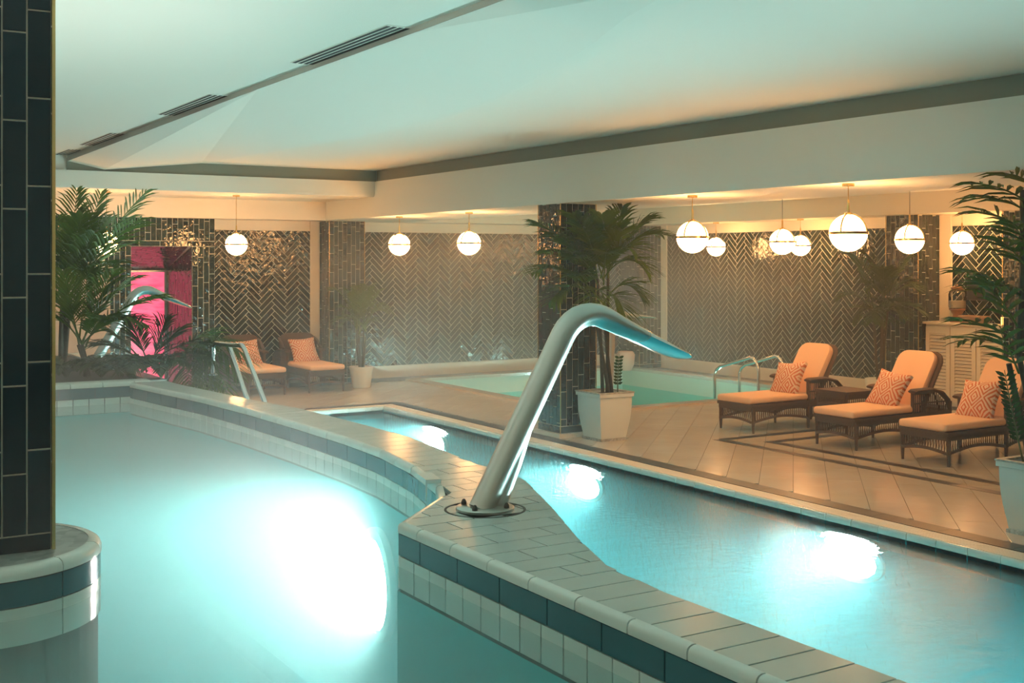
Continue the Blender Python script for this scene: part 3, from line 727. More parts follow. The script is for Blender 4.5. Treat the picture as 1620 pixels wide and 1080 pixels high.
# ------------------------------------------------------------------ globe pendants
def make_globe(label, R=0.1525):
    root = empty('globe_pendant', (0, 0, 0), label, 'lamp', 'glowing globe pendants')
    q = MB(); n = 14
    q.lathe([(R * math.sin(math.pi * i / n), -R * math.cos(math.pi * i / n)) for i in range(n + 1)], 24); q.build('globe', 'globe', root, True)
    q = MB(); q.lathe([(R + 0.001, -0.012), (R + 0.007, -0.012), (R + 0.007, 0.012), (R + 0.001, 0.012), (R + 0.001, -0.012)], 32); q.v += []; o = q.build('equator_ring', 'brass', root, True)
    q = MB()
    for a_ in (0.35, 0.35 + math.pi / 2):
        pts = [(math.cos(a_) * (R + 0.003) * math.cos(t), math.sin(a_) * (R + 0.003) * math.cos(t), (R + 0.003) * math.sin(t)) for t in [math.pi * i / 16 for i in range(17)]]
        q.tube(pts, 0.0085, 6)
    q.build('arch_band', 'brass', root, True)
    q = MB(); q.lathe([(0.03, R - 0.008), (0.032, R + 0.012), (0.012, R + 0.02), (0.010, R + 0.11), (0.004, R + 0.12)], 12); q.build('stem', 'brass', root, True)
    return root
def finish_globe(root, zt, cable='brass'):
    z = root.location.z
    q = MB(); q.tube([(0, 0, 0.25), (0, 0, zt - z - 0.02)], 0.004 if cable == 'brass' else 0.0035, 6); q.build('cord', cable, root)
    q = MB(); q.lathe([(0.05, zt - z - 0.022), (0.05, zt - z - 0.001)], 16); q.build('canopy', 'brass', root, True)
GZ = 2.175
lamps = [(7.42, 6.80, SOF, 'large glowing globe lamp, nearest on the right under the beam'),
         (7.48, 8.82, SOF, 'large glowing globe lamp under the beam right of the poolside column'),
         (7.60, 13.40, SOF, 'globe lamp under the beam, first to the left of the poolside column'),
         (7.48, 15.20, SOF, 'globe lamp under the beam, second to the left of the poolside column'),
         (10.28, 10.46, REC, 'globe lamp on a thin dark cord in the deck recess, overlapping a smaller globe'),
         (10.30, 8.58, REC, 'globe lamp on a thin dark cord in front of the pillar by the sideboard'),
         (13.10, 14.85, SOF, 'small far globe lamp peeping out behind the large globe right of the column'),
         (13.10, 12.95, SOF, 'small far globe lamp half hidden behind the corded globe'),
         (13.10, 10.07, SOF, 'globe lamp above the sideboard in front of the small tile panel'),
         (5.43, 16.2, REC, 'globe lamp above the two far sunbeds'),
         (3.66, 16.2, REC, 'globe lamp half hidden by palm fronds at far left')]
g0 = None
for i, (x, y, zt, lb) in enumerate(lamps):
    if i == 0: r_ = g0 = make_globe(lb)
    else: r_ = copy_tree(g0)
    r_.location = (x, y, GZ); r_['label'] = lb
for o in [o for o in C.objects if o.name.startswith('globe_pendant') and o.parent is None]:
    i = min(range(len(lamps)), key=lambda k: (o.location - Vector((lamps[k][0], lamps[k][1], GZ))).length)
    finish_globe(o, lamps[i][2], 'dark_metal' if i in (4, 5) else 'brass')

# ------------------------------------------------------------------ swan neck spouts
def spout(name, base, label, lean=0.40, h=0.69, lip=0.37, drop=0.165, s=1.0, rz=0.0, brace=True, flare=0.125):
    root = empty(name, base, label, 'spout', 'swan neck water spouts', rz)
    top = Vector((lean, 0, h)); path = []; ra = []; rb = []
    for i in range(9):
        t = i / 8; path.append(Vector((0, 0, 0.0)).lerp(top, t)); ra.append(0.052); rb.append(0.052)
    d1 = top.normalized(); d2 = Vector((lip, 0, -drop)).normalized()
    p = top.copy(); step = 0.034; n = 7
    for i in range(1, n + 1):
        t = i / n; d = (d1 * (1 - t) + d2 * t)
        a1 = math.atan2(d1.z, d1.x); a2 = math.atan2(d2.z, d2.x); an = a1 + (a2 - a1) * (i - 0.5) / n
        p = p + Vector((math.cos(an), 0, math.sin(an))) * step; path.append(p.copy()); ra.append(0.052 + 0.012 * t); rb.append(0.052 - 0.004 * t)
    start = p.copy(); m = 10
    ln = lip / d2.x if d2.x else lip
    mid_ra = mid_rb = 0; split = None
    for i in range(1, m + 1):
        t = i / m; path.append(start + d2 * ln * t); ra.append(0.064 + (flare - 0.064) * t ** 1.2); rb.append(0.048 * (1 - t) + 0.016 * t)
    for e_, f_ in ((0.035, 0.85), (0.055, 0.55), (0.065, 0.15)): path.append(start + d2 * (ln + e_)); ra.append(flare * f_); rb.append(0.014 * (f_ + .15))
    k = len(path) - 9
    q = MB(); q.tube(path[:k + 1], [r * s for r in ra[:k + 1]], 20, [r * s for r in rb[:k + 1]], side=(0, 1, 0)); q.build('neck', 'satin_steel', root, True)
    q = MB(); q.tube(path[k:], [r * s * 1.03 for r in ra[k:]], 20, [r * s * 1.03 for r in rb[k:]], side=(0, 1, 0)); q.build('lip', 'chrome', root, True)
    if brace:
        a_ = Vector((0.075, 0.02, 0.0)); b_ = top * 0.52 + Vector((0.02, 0, 0))
        q = MB(); q.tube([a_, a_.lerp(b_, .5), b_], [0.046, 0.044, 0.03], 14); q.build('brace', 'satin_steel', root, True)
    q = MB(); q.lathe([(0.118, 0.0), (0.118, 0.010), (0.112, 0.014), (0.0, 0.014)], 32, (0.02, 0, 0)); fl = q.build('flange', 'satin_steel', root, True)
    for k in range(4):
        a_ = 0.6 + k * math.pi / 2
        q = MB(); q.lathe([(0.012, 0.012), (0.012, 0.024), (0.006, 0.034), (0, 0.036)], 6, (0.02 + 0.095 * math.cos(a_), 0.095 * math.sin(a_), 0)); q.build('bolt', 'dark_metal', fl)
    return root
spout('water_spout', (2.385, 4.11, ZC), 'large brushed steel swan neck spout bolted to the tiled wall in the foreground')
q = MB(); q.lathe([(0.155, 0.0), (0.165, 0.0), (0.165, 0.0012), (0.155, 0.0012), (0.155, 0.0)], 40, (2.405, 4.11, ZC)); q.build('cover_ring', 'joint', div)
s2 = spout('water_spout.001', (2.80, 12.96, 0.86), 'small steel swan neck spout among the palms in front of the pink door', brace=False)
s3 = spout('water_spout.002', (9.05, 12.30, 0.0), 'tall thin steel spout at the plunge pool behind the potted palm', lean=0.05, h=1.12, lip=0.42, drop=0.05, brace=False, s=0.75, flare=0.2)

# ------------------------------------------------------------------ hand rails
def rails(name, pos, paths, label):
    root = empty(name, pos, label, 'handrail')
    for p_ in paths:
        q = MB(); q.tube(p_, 0.021, 10); q.build('rail', 'chrome', root, True)
        for e in (p_[0], p_[-1]):
            q = MB(); q.lathe([(0.045, 0), (0.045, 0.008), (0.02, 0.02)], 14, (e[0], e[1], e[2])); q.build('foot_plate', 'chrome', root, True)
    return root
def arch(x, y0, y1, z0, z1, zt, zk):
    pts = [(x, y0, z0), (x, y0, zk * 0.8)]
    for i in range(1, 6):
        a_ = math.pi / 2 * i / 5; pts.append((x, y0 + 0.16 * (1 - math.cos(a_)) , zk * 0.8 + (zt - zk * 0.8) * math.sin(a_)))
    y2, z2 = y1 - 0.04, zt - 0.20
    pts += [(x, y2 - 0.08, z2 + 0.03), (x, y2, z2 - 0.02), (x, y1, z2 - 0.10), (x, y1, z1)]
    return pts
rails('pool_handrail', (0, 0, 0), [arch(11.3, 11.95, 12.84, 0, -0.75, 0.62, 0.55), arch(11.77, 11.95, 12.84, 0, -0.75, 0.62, 0.55)], 'pair of curved chrome handrails into the plunge pool behind the first sunbed')
def drop_rail(pb, pt, pe):
    b_, t_, e_ = at_d(*pb), at_d(*pt), at_d(*pe); k = b_.z / (t_.z - b_.z); f_ = b_ - (t_ - b_) * k
    return [f_, b_, b_.lerp(t_, .6), b_.lerp(t_, .93), t_ + (e_ - t_) * .05 + Vector((0, 0, .004)), t_.lerp(e_, .25), e_, e_ + (e_ - t_) * .12 - Vector((0, 0, .03)), Vector((e_.x, e_.y, ZC)) + (e_ - t_) * .14]
rails('stair_handrail', (0, 0, 0), [drop_rail((417, 630, 9.75), (385, 547, 9.95), (342, 543, 10.3)), drop_rail((390, 627, 10.1), (362, 545, 10.3), (340, 541, 10.6))], 'pair of chrome handrails dropping outside the raised pool by the far left sunbed')

# ------------------------------------------------------------------ wicker sunbeds
def wick_panel(root, length, F, arch_=0.03, top=0.30, bot=0.11):
    """woven skirt: solid top band, open lattice, solid arched lower band"""
    q = MB(); n = max(4, int(length / 0.031))
    def bx(u0, u1, v0, v1, d0=-0.008, d1=0.008):
        v = [F @ Vector((u, v_, d)) for d in (d0, d1) for v_ in (v0, v1) for u in (u0, u1)]
        q.add(v, [(0, 2, 3, 1), (4, 5, 7, 6), (0, 1, 5, 4), (2, 6, 7, 3), (0, 4, 6, 2), (1, 3, 7, 5)])
    bx(0, length, top - 0.055, top, -0.012, 0.012)
    for r in range(4): bx(0, length, top - 0.05 + r * 0.013, top - 0.043 + r * 0.013, -0.016, 0.016)
    for i in range(n + 1):
        u = length * i / n; lo = bot + arch_ * math.sin(math.pi * i / n)
        bx(max(0, u - 0.003), min(length, u + 0.003), lo, top - 0.05, -0.004, 0.004)
        if i < n:
            u2 = length * (i + 1) / n; lo2 = bot + arch_ * math.sin(math.pi * (i + .5) / n)
            bx(u, u2, lo2, lo2 + 0.028, -0.009, 0.009)
            v = [(u, lo2 + 0.028), (u + 0.005, lo2 + 0.028), (u2, top - 0.055), (u2 - 0.005, top - 0.055)]
            q.add([F @ Vector((a_, b_, 0.004)) for a_, b_ in v], [(0, 1, 2, 3)])
    q.build('skirt_panel', 'wicker', root)
def make_sunbed(label, group, kind=0):
    root = empty('wicker_sunbed', (0, 0, 0), label, 'sunbed', group)
    Wd = 0.27; Ls = 0.90; Le = 1.50
    for x in (0.04, Ls, Le):
        for y in (-Wd, Wd):
            hh = 0.56 if x == Ls else (0.30 if x == 0.04 else 0.42)
            q = MB(); q.tube([(x, y * 1.0, 0), (x, y, 0.12), (x, y, hh)], [0.013, 0.02, 0.022], 8); q.build('leg', 'wicker', root, True)
    q = MB(); q.box(0.0, Le, -Wd - .02, -Wd + .02, .29, .325); q.box(0.0, Le, Wd - .02, Wd + .02, .29, .325); q.box(0.0, .04, -Wd, Wd, .29, .325); q.box(Le - .04, Le, -Wd, Wd, .29, .325); q.box(.03, Le - .03, -Wd, Wd, .295, .31)
    q.build('seat_frame', 'wicker', root)
    wick_panel(root, 2 * Wd, frame_mat((0.02, Wd, 0), (0, -1, 0), (0, 0, 1)))
    wick_panel(root, Ls - 0.04, frame_mat((0.04, -Wd, 0), (1, 0, 0), (0, 0, 1)), 0.05)
    wick_panel(root, Ls - 0.04, frame_mat((Ls, Wd, 0), (-1, 0, 0), (0, 0, 1)), 0.05)
    wick_panel(root, Le - Ls, frame_mat((Ls, -Wd, 0), (1, 0, 0), (0, 0, 1)), 0.05)
    wick_panel(root, Le - Ls, frame_mat((Le, Wd, 0), (-1, 0, 0), (0, 0, 1)), 0.05)
    for s_ in (-1, 1):
        y = s_ * (Wd + 0.015)
        q = MB(); q.tube([(Ls - 0.035, y, 0.555), (Ls, y, 0.57), (Ls + 0.25, y, 0.57), (Ls + 0.42, y * 1.02, 0.53), (Ls + 0.54, y, 0.44), (Ls + 0.59, y, 0.32)], [0.05, 0.055, 0.055, 0.05, 0.04, 0.025], 10, [0.018] * 6, side=(0, 1, 0))
        q.build('armrest', 'wicker', root, True)
        q = MB()
        for i in range(1, 18):
            x = Ls + 0.54 * i / 18; zt = 0.56 if x < Ls + .27 else 0.56 - 0.20 * max(0.0, (x - Ls - .27) / 0.27) ** 1.6
            q.box(x - .004, x + .004, y - .005, y + .005, .32, zt)
        q.box(Ls, Ls + .5, y - .007, y + .007, .42, .432); q.box(Ls, Ls + .3, y - .009, y + .009, .52, .55)
        q.build('arm_lattice', 'wicker', root)
    # backrest, in its own plane: hinge at x=1.0, z=.33
    hx = 1.02; an = math.radians(58 if kind == 0 else 66); hl = 0.70 if kind == 0 else 0.50
    B = frame_mat((hx, 0, 0.33), (0, 1, 0), (math.cos(an), 0, math.sin(an)))   # u across, v up the back, normal to the front/back
    def back_outline(w2, l, r):
        pts = [(-w2, 0), (w2, 0)]
        for i in range(7): a_ = math.pi / 2 * i / 6; pts.append((w2 - r + r * math.cos(a_), l - r + r * math.sin(a_)))
        for i in range(7): a_ = math.pi / 2 * i / 6; pts.append((-w2 + r - r * math.sin(a_), l - r + r * math.cos(a_)))
        return pts
    def slab(q, pts, d0, d1, bev=0.0):
        n = len(pts); cx = 0; cy_ = hl / 2
        rings = []
        lv = [(d0, 1.0 - bev * 2), (d0 + (d1 - d0) * .2, 1.0), (d0 + (d1 - d0) * .8, 1.0), (d1, 1.0 - bev * 2)] if bev else [(d0, 1), (d1, 1)]
        vv = []
        for d, k in lv:
            vv += [B @ Vector((p[0] * k, cy_ + (p[1] - cy_) * k, d)) for p in pts]
        m = len(lv)
        f = [(r * n + i, r * n + (i + 1) % n, (r + 1) * n + (i + 1) % n, (r + 1) * n + i) for r in range(m - 1) for i in range(n)]
        f += [tuple(range(n - 1, -1, -1)), tuple(range((m - 1) * n, m * n))]
        q.add(vv, f)
    fw = 0.275 if kind == 0 else 0.29
    sgn = -1 if B.to_3x3().col[2].x > 0 else 1        # front side of the back plane
    q = MB(); slab(q, back_outline(fw, hl + 0.02, 0.13), 0.0, -sgn * 0.03)
    pts = [B @ Vector((p[0], p[1], -sgn * 0.015)) for p in back_outline(fw, hl + 0.02, 0.13)]
    q.tube(pts + [pts[0]], 0.02, 8); q.build('backrest', 'wicker', root)
    q = MB()
    for s_ in (-1, 1):
        q = MB(); q.tube([B @ Vector((s_ * 0.2, hl * 0.55, -sgn * 0.04)), (Le - 0.08, s_ * 0.2, 0.33)], 0.010, 6); q.build('back_strut', 'dark_metal', root)
    if kind == 0:
        q = MB(); slab(q, back_outline(0.25, hl, 0.115), sgn * 0.005, sgn * 0.075, 0.012); q.build('back_cushion', 'cushion', root, True)
    else:
        for s_ in (-1, 1):   # wings that curve from the back into the arms
            q = MB(); q.tube([(hx + 0.22, s_ * 0.29, 0.74), (hx + 0.10, s_ * 0.30, 0.68), (hx - 0.02, s_ * 0.30, 0.585)], [0.025, 0.04, 0.05], 8, [0.02, 0.025, 0.02]); q.build('wing', 'wicker', root, True)
            box_obj('side_panel', (Ls, hx + 0.15, s_ * 0.285 - .01, s_ * 0.285 + .01, 0.32, 0.56), 'wicker', root)
    o = rounded('seat_cushion', 1.05, 0.56, 0.075, 0.03, 'cushion', root, 3, M=Matrix.Translation((0.505, 0, 0.365)))
    return root
def place_pillow(base, rz, label, kind=0, turn=0.0):
    o = rounded('scatter_pillow', 0.42, 0.42, 0.20, 0.02, 'pillow_print', None, 2, puff=0.62)
    tag(o, label, 'pillow', 'patterned pillows on the sunbeds')
    R = Matrix.Rotation(rz, 4, 'Z')
    an = math.radians(60)
    L_ = Matrix.Translation((0.845 if kind == 0 else 0.93, 0.0 if kind == 0 else 0.0, 0.555)) @ Matrix.Rotation(-an, 4, 'Y') @ Matrix.Rotation(math.pi / 2 + turn, 4, 'Z')
    o.matrix_world = Matrix.Translation(base) @ R @ L_
    return o
bedsR = [((9.27, 10.2, 0), 'brown wicker sunbed with orange cushions nearest the plunge pool handrails', 'orange patterned pillow on the sunbed by the handrails', 0.10),
         ((9.34, 8.76, 0), 'brown wicker sunbed with orange cushions in front of the louvred sideboard', 'orange patterned pillow on the middle right sunbed', -0.12),
         ((9.34, 7.63, 0), 'brown wicker sunbed with orange cushions partly behind the big white planter', 'orange patterned pillow partly behind the dark fern leaves', 0.05)]
sb = None
for p_, lb, pb_, tn in bedsR:
    o = sb = make_sunbed(lb, 'orange cushioned sunbeds on the right') if sb is None else copy_tree(sb)
    o.location = p_; o['label'] = lb
    place_pillow(p_, 0.0, pb_, 0, tn)
bedsL = [((5.95, 16.36, 0), 'wicker sunbed with a pale orange seat behind the chrome stair rails', 'patterned pillow on the far sunbed behind the stair rails'),
         ((6.87, 16.36, 0), 'wicker sunbed with a pale orange seat beside the far tiled pillar', 'patterned pillow on the far sunbed beside the pillar')]
sl = None
for p_, lb, pb_ in bedsL:
    o = sl = make_sunbed(lb, 'low wicker sunbeds by the far wall', 1) if sl is None else copy_tree(sl)
    o.location = p_; o.rotation_euler = (0, 0, math.pi / 2); o['label'] = lb
    place_pillow(p_, math.pi / 2, pb_, 1, 0.06)
t = empty('side_table', (10.30, 9.48, 0), 'low brown wicker side table between two right hand sunbeds', 'table')
q = MB(); q.box(-.24, .24, -.24, .24, .455, .485); q.build('table_top', 'wicker', t)
for x in (-.21, .21):
    for y in (-.21, .21):
        q = MB(); q.tube([(x, y, 0), (x, y, .46)], .018, 8); q.build('leg', 'wicker', t)
wick_panel(t, 0.42, frame_mat((-.22, .21, 0), (0, -1, 0), (0, 0, 1)), .03, .455, .30); wick_panel(t, 0.42, frame_mat((-.21, -.22, 0), (1, 0, 0), (0, 0, 1)), .03, .455, .30)

# ------------------------------------------------------------------ planters, palms
def square_pot(loc, label, s=1.0, w0=0.165, w1=0.212, h=0.52, rz=0.0):
    root = empty('square_planter', loc, label, 'planter', 'square tapered planters', rz)
    def loft(prof, name, m):
        q = MB(); v = []
        for hw, z in prof: v += [(-hw, -hw, z), (hw, -hw, z), (hw, hw, z), (-hw, hw, z)]
        n = len(prof)
        f = [(i * 4 + k, i * 4 + (k + 1) % 4, (i + 1) * 4 + (k + 1) % 4, (i + 1) * 4 + k) for i in range(n - 1) for k in range(4)]
        f += [(3, 2, 1, 0), tuple(range((n - 1) * 4, n * 4))]
        q.add(v, f); return q.build(name, m, root)
    loft([(w0, 0.028), (w0 + 0.004, 0.05)] + [(w0 + (w1 - w0) * (1 - (1 - t) ** 2.2), 0.05 + (h - 0.10) * t) for t in [i / 8 for i in range(1, 9)]] + [(w1 - 0.03, h - 0.05)], 'body', 'white_pot')
    loft([(w0 + 0.014, 0.0), (w0 + 0.014, 0.028)], 'foot', 'chipped_edge')
    q = MB(); a_, b_ = w1 + 0.016, w1 - 0.035
    for x0_, x1_, y0_, y1_ in ((-a_, a_, -a_, -b_), (-a_, a_, b_, a_), (-a_, -b_, -b_, b_), (b_, a_, -b_, b_)): q.box(x0_, x1_, y0_, y1_, h - 0.045, h - 0.008)
    q.build('rim', 'white_pot', root)
    q = MB(); c_, d_ = w1 + 0.022, w1 - 0.03
    for x0_, x1_, y0_, y1_ in ((-c_, c_, -c_, -d_), (-c_, c_, d_, c_), (-c_, -d_, -d_, d_), (d_, c_, -d_, d_)): q.box(x0_, x1_, y0_, y1_, h - 0.008, h + 0.006)
    q.build('rim_lip', 'chipped_edge', root)
    box_obj('soil', (-b_, b_, -b_, b_, h - 0.06, h - 0.03), 'soil', root)
    return root
def bez(a_, c_, b_, t): return a_ * (1 - t) ** 2 + c_ * (2 * t * (1 - t)) + b_ * t * t
def frond(root, a_, tip, lift, leaf=0.30, width=0.018, n=20, m='leaf', start=0.25, droop=0.35, name='frond', sweep=0.75):
    """feather leaf: an arched midrib from a_ to tip and narrow folded leaflets on both sides (root space)"""
    a_, tip = Vector(a_), Vector(tip); c_ = (a_ + tip) / 2 + Vector(lift)
    q = MB(); N = 10
    q.tube([bez(a_, c_, tip, i / N) for i in range(N + 1)], [0.009 * (1 - 0.8 * i / N) for i in range(N + 1)], 5)
    for i in range(n):
        t = start + (1 - start) * (i + 0.5) / n
        p = bez(a_, c_, tip, t); d = (bez(a_, c_, tip, min(1, t + .02)) - bez(a_, c_, tip, t - .02)).normalized()
        sd = d.cross(Vector((0, 0, 1)))
        if sd.length < 0.05: sd = Vector((1, 0, 0))
        sd.normalize(); up = sd.cross(d)
        k = math.sin(math.pi * min(1, 0.18 + 0.80 * (i + .5) / n)) ** 0.6
        for s_ in (-1, 1):
            ln = leaf * k * random.uniform(0.8, 1.1)
            dr = (sd * s_ * sweep + d * (0.75 + 0.3 * t) + up * random.uniform(0.0, 0.35)).normalized()
            p0 = p; w_ = width * random.uniform(0.8, 1.15)
            pts = [p0, p0 + dr * ln * .33 + Vector((0, 0, -droop * ln * .06)), p0 + dr * ln * .68 + Vector((0, 0, -droop * ln * .30)), p0 + dr * ln + Vector((0, 0, -droop * ln * .8))]
            wd = dr.cross(up + sd * s_ * 0.4).normalized()
            ws = [w_ * .35, w_ * 1.0, w_ * .75, 0.0]; nf = up * 0.25
            v = []
            for pp, ww in zip(pts, ws): v += [pp + wd * ww, pp + nf * (-ww), pp - wd * ww]
            f = []
            for r in range(3):
                for cc in range(2): f.append((r * 3 + cc, r * 3 + cc + 1, (r + 1) * 3 + cc + 1, (r + 1) * 3 + cc))
            q.add(v, f)
    return q.build(name, m, root)
def stems(root, lst, r=0.016):
    for a_, b_ in lst:
        a_, b_ = Vector(a_), Vector(b_); m_ = (a_ + b_) / 2 + Vector((random.uniform(-.02, .02), random.uniform(-.02, .02), 0))
        q = MB(); q.tube([a_, m_, b_], [r * 1.15, r, r * 0.8], 8); q.build('stem', 'trunk', root, True)
def potted_crown(root, z0, crown_z, R, n, leaf, width, m='leaf', n_leaf=18, zmax=2.5, seed=0, nst=4, spread=0.08, up=(0.1, 0.7)):
    rnd = random.Random(seed); tops = []
    lst = []
    for k in range(nst):
        a_ = 2 * math.pi * k / nst + rnd.random(); b0 = (spread * .6 * math.cos(a_), spread * .6 * math.sin(a_), z0); b1 = (spread * 1.6 * math.cos(a_), spread * 1.6 * math.sin(a_), crown_z * rnd.uniform(0.75, 1.0)); lst.append((b0, b1)); tops.append(b1)
    stems(root, lst)
    for k in range(n):
        b = tops[k % nst]; a_ = 2 * math.pi * (k * 0.381966) + rnd.uniform(-.2, .2)
        rr = R * rnd.uniform(0.65, 1.05); dz = rnd.uniform(*up)
        tip = (b[0] + rr * math.cos(a_), b[1] + rr * math.sin(a_), min(zmax, b[2] + dz))
        frond(root, b, tip, (0, 0, 0.16 + 0.25 * rnd.random()), leaf, width, n_leaf, m)
# 1 planter beside the poolside column
pA = (7.66, 10.50, 0.0)
square_pot(pA, 'white square planter beside the poolside column')
k1 = empty('potted_palm', (7.70, 10.52, 0.46), 'tall feathery palm in the white planter beside the poolside column', 'palm')
rel = lambda px, py, d: at_d(px, py, d) - Vector((7.70, 10.52, 0.46))
stems(k1, [((-.05, 0, 0), rel(945, 440, 12.9)), ((.03, .03, 0), rel(962, 430, 12.9)), ((.05, -.04, 0), rel(955, 480, 12.7)), ((0, -.05, 0), rel(935, 470, 12.6))], 0.018)
for (bx_, by_), (tx, ty), dd, lf in [((945, 440), (845, 350), 12.2, .10), ((945, 440), (860, 400), 12.0, .14), ((955, 445), (905, 338), 12.4, .12), ((962, 430), (985, 328), 13.0, .05), ((962, 430), (1032, 345), 13.0, .16),
                                     ((962, 430), (1048, 372), 13.2, .24), ((945, 470), (842, 432), 12.2, .26), ((955, 480), (1015, 470), 12.9, .26), ((935, 470), (868, 480), 12.2, .22), ((955, 480), (992, 508), 12.6, .26),
                                     ((945, 440), (925, 365), 12.2, .10), ((962, 430), (1005, 400), 12.6, .20), ((935, 470), (905, 440), 12.1, .18), ((945, 440), (876, 372), 12.3, .16), ((962, 440), (952, 340), 12.6, .04),
                                     ((955, 440), (1025, 430), 12.6, .24), ((945, 450), (900, 410), 12.0, .16), ((955, 450), (960, 400), 12.2, .14), ((950, 440), (985, 365), 12.5, .12), ((955, 470), (935, 490), 12.1, .2)]:
    frond(k1, rel(bx_, by_, 12.85), rel(tx, ty, dd), (0, 0, lf + 0.08), 0.40, 0.0125, 24, 'leaf')
z1_ = empty('zz_fern', (7.78, 10.42, 0.46), 'small dark upright plant with paired oval leaves at the palm base', 'plant')
def zz(root, a_, tip, n=12, ll=0.075, m='leaf_dark', w_=0.016):
    a_, tip = Vector(a_), Vector(tip); q = MB(); c_ = (a_ + tip) / 2 + Vector((-0.02, 0, 0)); q.tube([bez(a_, c_, tip, i / 6) for i in range(7)], [0.008, .008, .007, .006, .005, .004, .002], 5)
    q.build('stalk', 'stem', root)
    for i in range(n):
        t = 0.3 + 0.68 * i / n; p = bez(a_, c_, tip, t); d = (tip - a_).normalized()
        sd = Vector((CS, -SN, 0))
        for s_ in (-1, 1):
            dr = (sd * s_ * 0.9 + d * 0.75 + Vector((0, 0, -0.1))).normalized(); l_ = ll * random.uniform(.85, 1.1); wd = dr.cross(Vector((SN, CS, 0.2))).normalized() * w_
            q = MB(); q.add([p, p + dr * l_ * .35 + wd, p + dr * l_ * .35 - wd, p + dr * l_ * .7 + wd * .8, p + dr * l_ * .7 - wd * .8, p + dr * l_], [(0, 2, 1), (1, 2, 4, 3), (3, 4, 5)]); q.build('leaf', m, root)
zz(z1_, (0, 0, 0), at_d(980, 560, 12.6) - Vector((7.78, 10.42, .46)), 9, 0.06)
# 2 big planter at the right edge
pR = (7.66, 5.20, 0)
square_pot(pR, 'large pale square planter cut by the right edge of the picture')
k2 = empty('potted_palm.001', (7.66, 5.20, 0.46), 'dark broad leaved palm at the right edge of the picture', 'palm')
rel2 = lambda px, py, d: at_d(px, py, d) - Vector((7.66, 5.20, 0.46))
stems(k2, [((-.02, 0, 0), rel2(1611, 560, 8.3)), (rel2(1611, 560, 8.3), rel2(1618, 300, 8.3)), ((.05, .05, 0), rel2(1640, 480, 8.4)), ((-.06, .04, 0), rel2(1596, 575, 8.35))], 0.024)
for (bx_, by_), (tx, ty), dd, lf, n_ in [((1640, 330), (1530, 290), 8.0, .10, 9), ((1640, 345), (1524, 318), 8.3, .14, 9), ((1635, 380), (1535, 335), 8.2, .12, 9), ((1640, 300), (1590, 275), 8.2, .06, 8), ((1630, 430), (1575, 375), 8.0, .05, 8),
                                         ((1618, 470), (1512, 430), 8.2, .10, 10), ((1618, 470), (1535, 460), 8.0, .12, 9), ((1612, 540), (1512, 505), 8.0, .06, 9), ((1612, 560), (1518, 540), 8.2, .10, 9), ((1612, 520), (1560, 440), 8.1, .02, 8), ((1640, 420), (1600, 350), 7.9, .05, 8), ((1612, 590), (1580, 520), 8.0, .02, 7)]:
    frond(k2, rel2(bx_, by_, 8.3), rel2(tx, ty, dd), (0, 0, lf), 0.33, 0.017, n_ - 2, 'leaf', 0.12, 0.35, sweep=0.95)
z2_ = empty('zz_fern.001', (7.56, 5.28, 0.46), 'dark fern like stalk with oval leaves in the right edge planter', 'plant')
zz(z2_, (0, 0, 0), at_d(1589, 585, 8.25) - Vector((7.56, 5.28, .46)), 15, 0.085, 'leaf_dark', 0.014)
# 3 round pot by the far pillar
q = MB(); q.lathe([(0.13, 0), (0.14, 0.02), (0.178, 0.28), (0.185, 0.30), (0.185, 0.325), (0.165, 0.325), (0.16, 0.28)], 28, (0, 0, 0))
rp = empty('round_planter', (7.58, 16.72, 0), 'white round planter beside the far tiled pillar', 'planter')
q.build('body', 'white_pot', rp, True); q = MB(); q.lathe([(0.163, 0.285), (0, 0.29)], 20); q.build('soil', 'soil', rp)
k3 = empty('potted_palm.002', (7.58, 16.72, 0.28), 'bushy young palm in the round white planter by the far pillar', 'palm')
potted_crown(k3, 0, 0.62, 0.42, 18, 0.26, 0.009, 'leaf', 16, 1.6, 5, 5, 0.05, (0.1, 0.75))
# 4 palm in front of the sideboard pillar
k4p = empty('round_planter.001', (12.45, 10.85, 0), 'white planter hidden behind the first sunbed under a tall palm', 'planter')
q = MB(); q.lathe([(0.15, 0), (0.2, 0.35), (0.2, 0.38), (0.18, 0.38), (0.17, 0.34)], 24); q.build('body', 'white_pot', k4p, True); q = MB(); q.lathe([(0.175, 0.33), (0, 0.335)], 16); q.build('soil', 'soil', k4p)
k4 = empty('potted_palm.003', (12.45, 10.85, 0.33), 'tall dusky palm in front of the pillar left of the sideboard', 'palm')
potted_crown(k4, 0, 1.0, 0.50, 24, 0.34, 0.012, 'leaf_dark', 18, 2.1, 11, 5, 0.06, (-0.15, 0.85))
# small pot on the far corner
sp_ = empty('round_planter.002', (12.75, 16.85, 0), 'small pinkish pot on the deck by the far corner pillar', 'planter')
q = MB(); q.lathe([(0.10, 0), (0.15, 0.10), (0.17, 0.28), (0.13, 0.34), (0.12, 0.33), (0.14, 0.27)], 24); q.build('body', 'terracotta_pink', sp_, True); q = MB(); q.lathe([(0.135, 0.28), (0, 0.285)], 16); q.build('soil', 'soil', sp_)
